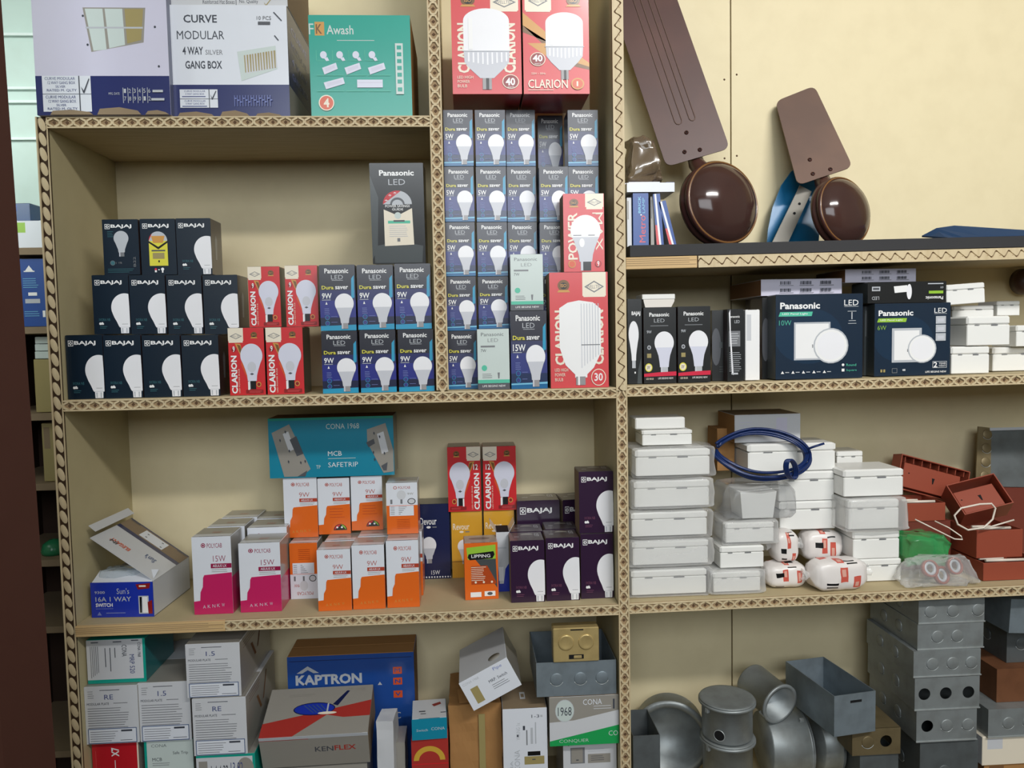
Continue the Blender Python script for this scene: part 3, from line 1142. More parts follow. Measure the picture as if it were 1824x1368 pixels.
def d_gang(w, h, d, v=0):
    if v == 0:
        W, H = 244, 250
        a = Art(W, H)
        a.rect(0, 0, W, H, 'lilac')
        a.rect(0, 184, W, H, 'band_navy')
        a.poly([(92, 70), (206, 70), (200, 128), (104, 144)], 'card_grey')
        a.poly([(96, 72), (128, 72), (132, 140), (108, 142)], 'sage').poly([(132, 72), (164, 72), (166, 132), (137, 138)], 'sage').poly([(168, 72), (202, 72), (196, 124), (170, 130)], 'olive')
        a.rect(96, 102, 200, 105, 'p_silver')
        for x, y in ((92, 84), (98, 132), (222, 102), (226, 168)):
            a.disc(x, y, 2, 'ink')
        a.rect(12, 184, 100, 244, 'card_white')
        a.rect(12, 214, 100, 215, 'ink').rect(78, 184, 80, 244, 'ink')
        for y in (186, 217):
            a.text('CURVE MODULAR', 17, y, 72, y+5, 'ink_blue')
            a.text('12 WAY GANG BOX', 22, y+7, 72, y+12, 'ink_blue')
            a.text('SILVER', 36, y+14, 54, y+18, 'ink_blue')
            a.text('RATED M. QLTY', 20, y+20, 74, y+25, 'ink_blue')
        a.poly([(82, 202), (87, 209), (97, 188), (98, 190), (88, 213), (86, 213)], 'ink')
        a.text('MFG. DATE', 132, 212, 152, 216, 'p_silver')
        for k in range(6):
            a.rect(158+9*k, 204, 159+9*k, 230, 'p_silver')
            a.text('123456'[k], 160+9*k, 206, 164+9*k, 213, 'p_silver')
            a.text('789012'[k], 160+9*k, 219, 164+9*k, 226, 'p_silver')
        a.rect(213, 208, 232, 212, 'p_silver').rect(210, 222, 234, 226, 'p_silver')
        return carton('gang_box_carton', w, h, d, 'lilac', a, right='box_navy', left='lilac', top='lilac', flap=False)
    W, H = 212, 184
    a = Art(W, H)
    a.rect(0, 0, W, H, 'card_white')
    a.rect(0, 130, W, H, 'band_navy')
    a.text('CURVE', 26, 16, 86, 29, 'ink', 0.02)
    a.text('MODULAR', 13, 42, 98, 56, 'ink', 0.02)
    a.text('4 WAY', 22, 68, 59, 81, 'ink', 0.02)
    a.text('SILVER', 63, 73, 94, 81, 'p_grey', 0)
    a.text('GANG BOX', 26, 91, 92, 104, 'ink', 0.02)
    a.poly([(120, 76), (190, 66), (192, 104), (126, 124)], 'sage')
    a.poly([(131, 82), (190, 74), (192, 102), (136, 112)], 'card_pale')
    for k in range(12):
        x = 132+k*4.9
        a.poly([(x, 82-k*0.7), (x+2.2+(k % 3)*0.6, 81.6-k*0.7), (x+3.2, 110-k*0.7), (x+1.4, 110.4-k*0.7)], 'olive')
    a.text('10 PCS', 158, 18, 184, 24, 'p_grey').rect(160, 27, 182, 32, 'p_midgrey')
    for p, q in (((188, 12), (202, 26)), ((188, 50), (195, 58))):
        a.poly([p, (p[0]+1.5, p[1]-1), (q[0]+1.5, q[1]-1), q], 'ink')
    a.rect(14, 138, 82, 168, 'card_white').rect(14, 153, 82, 154, 'ink').rect(66, 138, 67.5, 168, 'ink')
    for y in (139, 155):
        a.text('CURVE MODULAR', 22, y+0.5, 60, y+3.5, 'ink_blue')
        a.text('4 WAY GANG BOX', 24, y+5, 58, y+8, 'ink_blue')
        a.lines(18, y+10, 64, 1, 2, 'ink_blue', 1.4)
    a.poly([(69, 146), (72, 152), (79, 140), (80, 141.5), (73, 155), (71.5, 155)], 'ink')
    for k in range(14):
        a.rect(112+5*k, 148, 113+5*k, 166, 'bluegrey')
        a.rect(112+5*k, 152+(k % 3)*3, 116+5*k, 154+(k % 3)*3, 'bluegrey')
    r = Art(60, 184)
    r.rect(0, 130, 60, 184, 'card_grey')
    for k, t in enumerate(('CURVE', 'MODULAR', '4 WAY', 'GANG BOX')):
        r.text(t, 8, 22+k*26, 46, 34+k*26, 'bluegrey', 0.02)
    return carton('gang_box_carton', w, h, d, 'card_white', a, right='box_navy', left='card_white', top='kraft_grey', rart=r, flap=False, edge='band_navy')


def d_green(w, h, d):
    W, H = 182, 180
    a = Art(W, H)
    a.rect(0, 0, W, H, 'teal')
    a.text('F', 0.5, 15, 9, 34, 'sage', 0.0)
    a.rect(11, 12, 28, 36, 'gold')
    a.text('K', 13, 16, 24, 33, 'gold_dark', 0.02)
    a.text('Awash', 32, 18, 80, 34, 'sage', 0.01)
    a.lines(50, 44, 130, 1, 3, 'sage', 1)
    for k in range(4):
        x = 14+k*29
        a.rect(x, 80, x+24, 80.7, 'mint_ink')
        a.rect(x-2, 62, x-1.4, 80, 'mint_ink')
        a.disc(x+11, 70, 6, 'p_lav', 6.5)
        a.poly([(x+12, 76), (x+18, 74), (x+21, 80), (x+16, 81)], 'p_lav')
    for x0, x1, y in ((22, 50, 92), (62, 92, 92), (104, 136, 92), (24, 62, 118)):
        a.poly([(x0, y+1), (x1-3, y-8), (x1, y+3), (x0+4, y+13)], 'p_lav')
        a.poly([(x0+5, y+2), (x1-6, y-4), (x1-5, y+1), (x0+7, y+8)], 'lilac')
    a.rect(84, 114, 130, 128, 'p_lav').rect(86, 118, 129, 120, 'lilac')
    for y in (106, 134):
        for x0, x1 in ((12, 60), (64, 100), (104, 144)):
            a.rect(x0, y, x1, y+0.7, 'mint_ink')
    a.disc(28, 155, 14, 'cream').disc(28, 155, 12.2, 'orange_red')
    a.text('4', 23, 147, 33, 163, 'cream', 0.03)
    a.rect(154, 50, 168, 140, 'sage')
    for y in (54, 66, 78, 90, 102, 114, 128):
        a.rect(157, y, 165, y+7, 'teal')
    return carton('switch_carton', w, h, d, 'teal', a, right='kraft', left='teal', top='kraft_dark', flap=False, edge='teal_dark')


def d_mcb(w, h, d):
    W, H = 226, 100
    a = Art(W, H)
    a.rect(0, 0, W, H, 'teal_blue')
    a.rect(0, 0, W, 4, 'teal')
    a.text('CONA 1968', 104, 11, 164, 20, 'sage', 0)
    for x0, x1 in ((90, 92), (98, 100), (110, 111), (132, 133), (158, 160), (163, 164)):
        a.rect(x0, 33, x1, 48, 'teal_blue')
    a.text('MCB', 106, 57, 131, 65, 'p_white', -0.01)
    a.rect(106, 69, 156, 69.8, 'sage')
    a.text('SAFETRIP', 106, 76, 160, 84, 'p_white', -0.01)
    a.text('TP', 84, 80, 92, 86, 'sage')
    for pts, m in (([(6, 24), (38, 10), (74, 86), (58, 98), (26, 98)], 'card_grey'), ([(26, 26), (36, 22), (46, 52), (36, 56)], 'card_pale'), ([(38, 36), (50, 30), (62, 60), (50, 64)], 'p_midgrey'), ([(50, 98), (68, 88), (64, 98)], 'p_midgrey')):
        a.poly(pts, m)
    for pts, m in (([(178, 22), (212, 12), (225, 58), (225, 94), (206, 96), (178, 44)], 'card_grey'), ([(196, 30), (208, 26), (216, 60), (204, 64)], 'card_pale'), ([(176, 44), (190, 38), (192, 46), (180, 52)], 'p_midgrey'), ([(202, 84), (214, 78), (212, 92), (206, 92)], 'p_midgrey')):
        a.poly(pts, m)
    for x, y in ((20, 36), (30, 22), (36, 54), (34, 72), (56, 74), (64, 72), (190, 28), (200, 34), (188, 60), (190, 72), (208, 62)):
        a.poly([(x, y-2), (x+2.4, y), (x+1.4, y+4), (x-0.6, y+1)], 'ink')
    return carton('breaker_carton', w, h, d, 'teal_blue', a, right='navy', left='teal_dark', top='kraft_dark', flap=False, edge='teal_dark')

# ---------------------------------------------------------------- placing
def sup(s, x):
    if s is None:
        return None
    if isinstance(s, (int, float)):
        return s
    if isinstance(s, str):
        return {'S1': ZS1-0.0015, 'S2': ZS2, 'S3': ZS3, 'S4': ZS4, 'R1': zR1(x), 'R2': zR2(x), 'R3': zR3(x), 'R4': ZS4}[s]
    return s['top_z']


TOPZ = {}
PROTO = {}


def B(fn, x0, x1, y0, y1, Y, d, s, label, cat, group=None, rz=0.0, ry=0.0, name=None, gap=0.0007, **kw):
    """place a box-like design whose front face spans these pixels on plane Y, standing on s"""
    xm, ym = (x0+x1)/2, (y0+y1)/2
    if Y is None:
        Y = unz(xm, y1, sup(s, unp(xm, y1, 0.05).x)).y
    Y = min(Y, YB-d-0.002)
    a, b = unp(x0, ym, Y), unp(x1, ym, Y)
    w = (b.x-a.x)-2*gap
    zt = unp(xm, y0, Y).z
    xc = (a.x+b.x)/2
    if isinstance(s, bpy.types.Object):
        zb = TOPZ[s.name]+0.0007
    elif s is None:
        zb = unp(xm, y1, Y).z
    else:
        zb = sup(s, xc)+(0.0012 if s in ('R1', 'R2', 'R3') else 0.0004)
    h = max(0.01, zt-zb)
    key = (fn.__name__, tuple(sorted(kw.items())))
    if key not in PROTO:
        o = fn(w, h, d, **kw)
        PROTO[key] = (o, w, h, d)
    else:
        p, pw, ph, pd = PROTO[key]
        o = copy_tree(p)
        o.scale = (w/pw, d/pd, h/ph)
        for k in ('group', 'label', 'category'):
            if k in o:
                del o[k]
    if name:
        o.name = name
    o.location = (xc, Y, zb)
    o.rotation_euler = (0, ry, rz)
    TOPZ[o.name] = zb+h+0.0005
    return tag(o, label, cat, group)


CT = 'carton'

# ---------------------------------------------------------------- top left shelf
g0 = B(d_gang, 58, 299, -62, 192, -0.004, 0.2, 'S1', 'large lilac and navy carton with steel box picture, leftmost on the top shelf', CT, v=0)
g1 = B(d_gang, 303, 514, 9, 194, 0.012, 0.21, 'S1', 'white and navy taped carton lettered with gang box wording, middle of the top shelf', CT, v=1)


def d_flaptop(w, h, d):
    a = Art(200, 100)
    a.text('Reinforced Flat Boxes', 56, 88, 110, 96, 'ink').rect(112, 84, 113, 99, 'ink').text('No. Quality', 118, 88, 150, 96, 'ink')
    a.poly([(160, 92), (163, 97), (172, 86), (173, 87), (164, 99), (162, 99)], 'olive')
    return carton('gang_box_carton', w, h, d, 'card_pale', a, right='kraft_grey', left='card_pale', top='card_pale', flap=False)


B(d_flaptop, 299, 511, -90, 4, 0.02, 0.19, g1, 'pale carton cut off by the top of the picture, stacked on the gang box carton', CT)
B(d_green, 551, 733, 27, 204, 0.012, 0.205, 'S1', 'turquoise switch carton with brown side, right end of the top left shelf', CT)
# ---------------------------------------------------------------- column of blue cartons
ORD = ['first', 'second', 'third', 'fourth', 'fifth']
LEFT = ['leftmost', 'second from the left', 'middle', 'second from the right', 'rightmost']
cols = [(789.5, 843.5, 0.9, 5), (846, 901, 0.9, 5), (903, 958, 0.9, 5), (959, 1012, 0.6, 5), (1011, 1066, 0.6, 5)]
rows = [(687, 590), (588, 493), (492, 396), (394, 297), (295, 196)]   # bottom row first
GB = 'blue LED bulb cartons in the tall stack'
grid = {}
for c in range(5):
    prev = 'S2'
    for r in range(5):
        yb, yt = rows[r]
        k = 4-r
        x0, x1 = cols[c][0]+(cols[c][2]*8*(r*-0.25+1)), cols[c][1]+(cols[c][2]*8*(r*-0.25+1))
        Yc = 0.045 if c < 3 else 0.07
        if c == 1 and r == 0:
            o = B(d_sage, 850, 908, 586, 686, 0.012, 0.055, 'S2', 'pale grey-green bulb carton standing on the middle shelf between two blue ones', CT)
            prev = o
            continue
        if c == 2 and r < 2:
            if r == 0:
                o = B(d_dura, 909, 975, 554, 686, 0.012, 0.055, 'S2', 'larger blue bulb carton marked 15W at the foot of the stack', CT, watt='15W')
                base15 = o
            else:
                pass
            continue
        if c == 3 and r == 4:
            x0, x1, yt, Yc = 957.5, 1003, 206, 0.165
        if c == 2:
            Yc = 0.100
            x0 -= 2
            x1 -= 4
            if r == 2:
                # two more of the same stand behind, hidden by the cartons in front
                hid = B(d_dura, x0, x1, 590, 687, Yc, 0.052, 'S2', 'blue 5W bulb carton on the shelf, hidden behind the 15W carton', CT, GB)
                prev = B(d_dura, x0, x1, 493, 588, Yc, 0.052, hid, 'blue 5W bulb carton hidden behind the pale grey-green one in the third column', CT, GB)
        lab = 'blue 5W carton, %s in the tall stack, %s row down' % (LEFT[c], ORD[k])
        o = B(d_dura, x0, x1, yt, yb, Yc, 0.052, prev, lab, CT, GB)
        prev = o
        grid[(c, k)] = o
B(d_sage, 909, 968, 453, 553, 0.012, 0.055, base15, 'pale grey-green bulb carton lying against the stack on top of the 15W carton', CT)
big30 = B(d_tower, 979, 1084, 485, 686, 0.008, 0.095 - 0.035, 'S2', 'large red carton with a wide white lamp at the foot of the blue stack', CT, v=3)
B(d_tower, 1003, 1077, 345, 485, 0.012, 0.05, big30, 'narrow red carton with vertical power lettering on the large red one', CT, v=2)
B(d_tower, 804, 929, -20, 191, 0.035, 0.12, max((grid[(q, 0)] for q in range(5)), key=lambda o: TOPZ[o.name]), 'tall red carton with two vertical brand words, left of the pair on the blue stack', CT, v=0)
B(d_tower, 931, 1050, -22, 192, 0.035, 0.12, max((grid[(q, 0)] for q in range(5)), key=lambda o: TOPZ[o.name]), 'tall red carton with gold ribbons, right of the pair on the blue stack', CT, v=1)

# ---------------------------------------------------------------- middle left shelf
GN = 'navy bulb cartons in the pyramid'
nb = []
PL = ['leftmost', 'second from the left', 'third from the left', 'rightmost']
for k, (x0, x1) in enumerate(((118, 185), (185, 253), (254, 323), (324, 391))):
    nb.append(B(d_bajaj, x0, x1, 597, 708, 0.018, 0.066, 'S2', 'navy half-lamp carton, %s in the bottom pyramid row' % PL[k], CT, GN))
nm = []
for k, (x0, x1) in enumerate(((165, 231), (231, 296), (297, 361), (362, 425))):
    nm.append(B(d_bajaj, x0, x1, 490, 594, 0.03, 0.066, nb[k], 'navy half-lamp carton, %s in the middle pyramid row' % PL[k], CT, GN))
B(d_bajaj, 183, 248, 391, 488, 0.04, 0.06, nm[0], 'navy carton with a small whole lamp, left end of the pyramid top row', CT, GN, v=1)
B(d_bajaj, 250, 314, 390, 488, 0.04, 0.06, nm[1], 'navy carton with a yellow efficiency sticker, middle of the pyramid top row', CT, GN, v=2)
B(d_bajaj, 314, 377, 389, 488, 0.04, 0.06, nm[2], 'navy carton with half a white lamp, right end of the pyramid top row', CT, GN)

GR = 'red bulb cartons on the middle shelf'
c1 = B(d_clarion, 407, 472, 584, 699, 0.02, 0.064, 'S2', 'red bulb carton with vertical lettering beside the navy pyramid, bottom left of four', CT, GR)
c2 = B(d_clarion, 474, 541, 583, 699, 0.02, 0.064, 'S2', 'red bulb carton with vertical lettering, bottom right of four next to a dark gap', CT, GR)
B(d_clarion, 442, 500, 475, 581, 0.04, 0.056, c1, 'red bulb carton with a bright glint, top left of four', CT, GR)
B(d_clarion, 508, 567, 473, 581, 0.04, 0.056, c2, 'red bulb carton touching the blue 9W cartons, top right of four', CT, GR)

G9 = 'dark blue 9W bulb cartons on the middle shelf'
pb = []
P3 = ['left', 'middle', 'right']
for k, (x0, x1, yt) in enumerate(((573, 638, 590), (641, 706, 588), (709, 773.5, 587))):
    pb.append(B(d_dura, x0, x1, yt, 703, 0.012, 0.06, 'S2', 'dark blue 9W carton, %s of the lower three beside the divider' % P3[k], CT, G9, watt='9W', nine=True))
pt = []
for k, (x0, x1, yt) in enumerate(((569, 634, 472), (636, 702, 472), (703, 768.5, 470))):
    pt.append(B(d_dura, x0, x1, yt, 588, 0.014, 0.06, pb[k], 'dark blue 9W carton, %s of the upper three beside the divider' % P3[k], CT, G9, watt='9W', nine=True))
B(d_star, 661, 757, 293, 470, 0.022, 0.085, pt[2], 'tall black carton with a star rating sticker standing on the blue 9W cartons', CT).rotation_euler = (0.075, 0, 0)

# ---------------------------------------------------------------- lower left shelf
GP = 'pink and white bulb cartons'
RW = ['front', 'second', 'back']
for k, (x0, x1, yt, yb) in enumerate(((343, 414, 956, 1094), (426, 501, 967, 1090))):
    o = B(d_poly, x0, x1, yt, yb, None, 0.068, 'S3', 'white and pink 15W carton, %s of two at the front of the lower shelf' % ('left', 'right')[k], CT, GP, watt='15W', ink='pink')
    for j in (1, 2):
        q = copy_tree(o)
        q.location = o.location + Vector((0.004*j*(1-2*k), (0.073)*j, 0))
        q.location.z = ZS3+0.0004
        if k:
            q.scale.z *= 1.08
        if q.location.y + 0.07 > YB:
            q.location.y = YB-0.07
        tag(q, 'white and pink 15W carton in the %s row behind the %s one at the front' % (RW[j], ('left', 'right')[k]), CT, GP)

GO = 'orange and white 9W bulb cartons'
fr = []
for k, (x0, x1, yt, yb) in enumerate(((565, 626, 979, 1088), (627, 686, 971, 1085), (688, 747, 963, 1082))):
    fr.append(B(d_poly, x0, x1, yt, yb, None, 0.058, 'S3', 'white and orange 9W carton, %s of the three at the shelf front' % P3[k], CT, GO))
up0 = B(d_poly, 516, 567, 967, 1067, None, 0.055, 'S3', 'orange and white carton standing upside down left of the front three', CT, GO, v=4)
sec = []
for k in range(3):
    y = fr[k].location.y+0.062
    o = copy_tree(fr[k])
    o.location = (fr[k].location.x+0.003, y, ZS3+0.0004)
    TOPZ[o.name] = TOPZ[fr[k].name]
    tag(o, 'white and orange carton behind the %s one of the front three, only its lid showing' % P3[k], CT, GO)
    sec.append(o)
yq = sec[0].location.y+0.022
ur = []
for k, (x0, x1, yt, v) in enumerate(((505, 566, 851, 0), (566, 624, 852, 1), (625, 682, 848, 1))):
    ur.append(B(d_poly, x0, x1, yt, 950, 0.135, 0.058, (up0, sec[0], sec[1])[k], ('white and orange 9W carton, left of the raised row under the turquoise carton', 'white and orange carton with star label, middle of the raised row', 'white and orange carton with star label, right of the raised row')[k], CT, GO, v=v))
B(d_poly, 688, 745, 860, 962, 0.075, 0.058, fr[2], 'white and orange carton showing its small print side on the right front stack', CT, GO, v=3)
B(d_mcb, 478, 702, 743, 843, 0.130, 0.075, max(ur, key=lambda o: TOPZ[o.name]), 'wide turquoise circuit breaker carton lying across the raised orange cartons', CT)

dv1 = B(d_devour, 745, 802, 898, 1022, None, 0.06, 'S3', 'dark blue 15W carton with a small lamp beside the orange cartons', CT)
ye = [B(d_devour, 804, 860, 911, 1022, None, 0.06, 'S3', 'mustard yellow bulb carton under the red pair, left one', CT, c='amber'),
      B(d_devour, 862, 917, 909, 1018, None, 0.06, 'S3', 'mustard yellow bulb carton under the red pair, right one', CT, c='amber')]
B(d_clarion, 797, 857, 796, 909, ye[0].location.y-0.004, 0.06, ye[0], 'red 12W carton with the lamp on its left half, on the yellow cartons', CT, 'red 12W pair', watt='12', mirror=True)
B(d_clarion, 860, 920, 795, 908, ye[1].location.y-0.004, 0.06, ye[1], 'red 12W carton with the lamp on its right half, on the yellow cartons', CT, 'red 12W pair', watt='12')
B(d_lip, 827, 888, 967, 1068, None, 0.055, 'S3', 'orange and green carton with a dark banner standing in front of the yellow ones', CT, rz=0.03)


def d_split(w, h, d):
    a = Art(40, 120)
    a.rect(0, 0, 40, 120, 'royal').poly([(0, 0), (40, 0), (40, 60), (26, 74), (20, 104), (8, 104), (4, 70), (0, 66)], 'card_pale')
    a.rect(6, 70, 20, 98, 'p_bulb').rect(2, 30, 30, 33, 'p_silver')
    o = carton('bulb_carton', w, h, d, 'card_white', a, right='royal', left='card_pale', top='dark', flap=False)
    for nm, x, r in (('side_flap', -w/2, 0.6), ('side_flap', w/2, -0.5)):
        m = MB()
        m.box((0, 0.002, 0), (0.0006, d*0.9, 0.02), 'card_pale', T(x, 0, h, ry=-r))
        m.build(nm, o)
    return o


B(d_split, 884, 909, 948, 1054, None, 0.055, 'S3', 'white and blue opened carton squeezed between the orange and the purple cartons', CT)
GU = 'purple bulb cartons in the lower right corner'
pu = []
for k, (x0, x1, yt, yb) in enumerate(((909, 971, 963, 1073), (972, 1033, 958, 1070), (1034, 1093, 951, 1066))):
    pu.append(B(d_bajaj, x0, x1, yt, yb, None, 0.06, 'S3', 'purple carton with half a white lamp, %s of three along the shelf front' % P3[k], CT, GU, c='purple'))
for k in (0, 1):
    o = copy_tree(pu[k])
    o.location = pu[k].location+Vector((0.004+0.002*k, 0.064, 0))
    o.location.z = ZS3+0.0004
    tag(o, ('purple carton behind the left front one, mostly its lid showing', 'purple carton behind the middle front one, mostly hidden')[k], CT, GU)
B(d_bajaj, 1031, 1093, 840, 950, pu[2].location.y+0.004, 0.06, pu[2], 'purple carton stacked on the right front one against the upright', CT, GU, c='purple')
B(d_bajaj, 921, 998, 892, 1010, 0.168, 0.07, 'S3', 'larger purple carton at the back showing its top half between red and purple ones', CT, GU, c='purple')
B(d_bajaj, 1002, 1058, 890, 1010, 0.168, 0.07, 'S3', 'dark purple carton at the back left of the stacked purple pair', CT, GU, c='purple', rz=0.12)


def open_switch_box():
    """blue and grey carton with its lid folded open"""
    P = unz(158, 1102, ZS3)
    Q = unz(268, 1101, ZS3)
    w = Q.x-P.x
    h = unp(210, 1038, P.y).z-ZS3
    d = 0.155
    root = empty('switch_carton', ((P.x+Q.x)/2+0.004, P.y, ZS3+0.0004), -0.06)
    t = 0.0012
    mb = MB()
    a = Art(110, 66)
    a.rect(0, 0, 110, 66, 'royal')
    a.text('9300', 7, 16, 25, 21, 'p_silver', 0.01)
    a.text("Sun's", 46, 11, 68, 22, 'p_silver', 0)
    a.text('16A 1 WAY', 8, 27, 71, 36, 'p_silver', 0.01)
    a.text('SWITCH', 8, 39, 38, 46, 'p_white', 0.03)
    a.lines(8, 49, 40, 1, 3, 'bluegrey', 1)
    a.poly([(10, 62), (14, 55), (18, 62)], 'bluegrey').rect(26, 57, 60, 58.5, 'bluegrey')
    a.rect(84, 26, 102, 60, 'p_silver').poly([(86, 28), (90, 28), (89, 58), (86, 58)], 'p_black').rect(91, 28, 100, 58, 'p_white')
    a.poly([(80, 4), (106, 2), (104, 12), (84, 14)], 'red_dark').rect(86, 6, 98, 9, 'cream').poly([(100, 38), (108, 34), (108, 60), (101, 60)], 'red_dark')
    mb.box((-w/2, 0, 0), (w/2, t, h), 'royal')
    mb.box((-w/2, d-t, 0), (w/2, d, h), 'card_grey')
    mb.box((-w/2, t, 0), (-w/2+t, d-t, h), 'card_grey')
    mb.box((w/2-t, t, 0), (w/2, d-t, h), 'card_pale')
    mb.box((-w/2, t, 0), (w/2, d-t, t), 'card_grey')
    a.put(mb, (-w/2, 0, 0), (1, 0, 0), (0, 0, 1), (0, -1, 0), w, h)
    mb.build('tray', root)
    mb = MB()
    mb.box((-w/2+0.002, 0.0, 0), (w/2-0.002, t, 0.032), 'card_white', T(0, 0.002, h, rx=-1.15))
    mb.build('front_flap', root)
    # printed lid hinged on the right side, standing up
    L = 0.135
    W2, H2 = 155, 135
    a = Art(W2, H2)
    a.rect(0, 0, W2, H2, 'card_pale')
    a.rect(95, 0, W2, H2, 'box_navy').rect(108, 0, 150, H2, 'kraft_grey')
    a.rect(112, 40, 146, 92, 'card_white')
    for x, y in ((120, 50), (134, 48), (136, 80), (118, 84)):
        a.rect(x, y, x+3, y+4, 'ink')
    for k in range(3):
        a.rect(145+3*k, 4, 146.4+3*k, 24, 'ink')
        a.rect(145+3*k, 110, 146.4+3*k, 132, 'ink')
    a.text("Sun's", 50, 84, 66, 106, 'label_blue', 0.02, 90)
    a.text('ELEGANT', 34, 20, 46, 60, 'orange_red', 0.03, 90)
    a.text('IN', 30, 22, 40, 36, 'ink', 0.03, 90)
    mb = MB()
    M = T(w/2, 0.004, h, ry=math.radians(36))
    mb.box((-L, 0, 0), (0, d*0.97, t), 'card_pale', M)
    mb.box((-L-0.016, 0.004, 0), (-L, d*0.93, t), 'card_pale', M @ T(-0.0, 0, 0, 0, 0.1))
    o2, uu, vv, nn = M @ Vector((0, 0, t)), M.to_3x3() @ Vector((0, 1, 0)), M.to_3x3() @ Vector((-1, 0, 0)), M.to_3x3() @ Vector((0, 0, 1))
    a.put(mb, o2, uu, vv, nn, d*0.97, L)
    # inside of the lid, seen from below, carries nothing
    mb.build('lid', root)
    tag(root, 'open blue and grey switch carton with its lid raised, left end of the lower shelf', CT)
    return root, w, h, d


swb, sw, sh, sd_ = open_switch_box()


def film(w, h, d, amp, seed, m, name='plastic_bag', pinch=0.0, boxy=False):
    """crumpled clear bag: a lumpy rounded shell round a box of w x d x h standing on z = 0"""
    from mathutils import noise
    n = 26
    mb = MB()
    vs, fs = [], []
    rings = 20
    off = Vector((seed*3.7, seed*1.3, seed*2.1))
    for i in range(rings+1):
        v = i/rings
        for k in range(n*2):
            a = 2*PI*k/(n*2)
            # superellipse section, squared profile
            e = 0.12 if boxy else 0.28
            cx_, cy_ = math.cos(a), math.sin(a)
            sx_ = math.copysign(abs(cx_)**e, cx_)
            sy_ = math.copysign(abs(cy_)**e, cy_)
            ph = PI*(v-0.5)
            r = abs(math.cos(ph))**(0.10 if boxy else 0.22)
            z = 0.5+0.5*math.copysign(abs(math.sin(ph))**(0.17 if boxy else 0.35), math.sin(ph))
            r *= 1-pinch*z*z
            p = Vector((sx_*r*w/2, d/2+sy_*r*d/2, z*h))
            q = noise.noise_vector(p*38+off)*amp + noise.noise_vector(p*95+off*2)*amp*0.6
            rid = 1-abs(noise.noise(p*52+off*1.7))*2.2
            if boxy:
                q = Vector((0, 0, q.z*0.5))
                q += Vector((p.x/w, (p.y-d/2)/d, 0)).normalized()*amp*(0.4+abs(noise.noise(p*70+off))*1.6)
            q += Vector((p.x, p.y-d/2, 0)).normalized()*amp*0.8*max(0, rid)**3
            p += q
            p.z = min(max(p.z, 0.0005), h+amp*0.4)
            vs.append(p)
    N = n*2
    for i in range(rings):
        for k in range(N):
            fs.append((i*N+k, i*N+(k+1) % N, (i+1)*N+(k+1) % N, (i+1)*N+k))
    mb.add(vs, fs, m, None, True)
    return mb.build(name)


spec('film', film=(250, 250, 250, 0.13), film_milky=(244, 244, 243, 0.26), film_grey=(196, 198, 200, 0.22), film_green=(60, 190, 110, 0.45), film_brown=(112, 94, 74, 0.62), film_blue=(206, 222, 232, 0.3))
bagm = film(sw*0.62, 0.042, 0.05, 0.006, 3, 'film_blue')
bagm.location = (swb.location.x-0.014, swb.location.y+0.016, swb.location.z+sh*0.58)
tag(bagm, 'pale bluish crumpled plastic bag poking out of the open switch carton', 'bag')
# torn bottom flaps of the two big cartons bent down over the shelf edge
for o, segs in ((g0, ((-0.40, -0.08, 0.009), (-0.05, 0.28, 0.013), (0.31, 0.49, 0.008))), (g1, ((-0.46, -0.14, 0.010), (-0.10, 0.16, 0.012), (0.2, 0.44, 0.008)))):
    w = o.dimensions.x
    for a, b, hh in segs:
        m = MB()
        m.prism([(w*a, 0.0005), (w*b, 0.0005), (w*b-0.006, hh*0.55), (w*(a+b)/2, hh), (w*a+0.004, hh*0.8)], 0.0007, 'kraft_grey', T(0, -0.0022, 0, rx=-0.12))
        m.build('torn_flap', o)

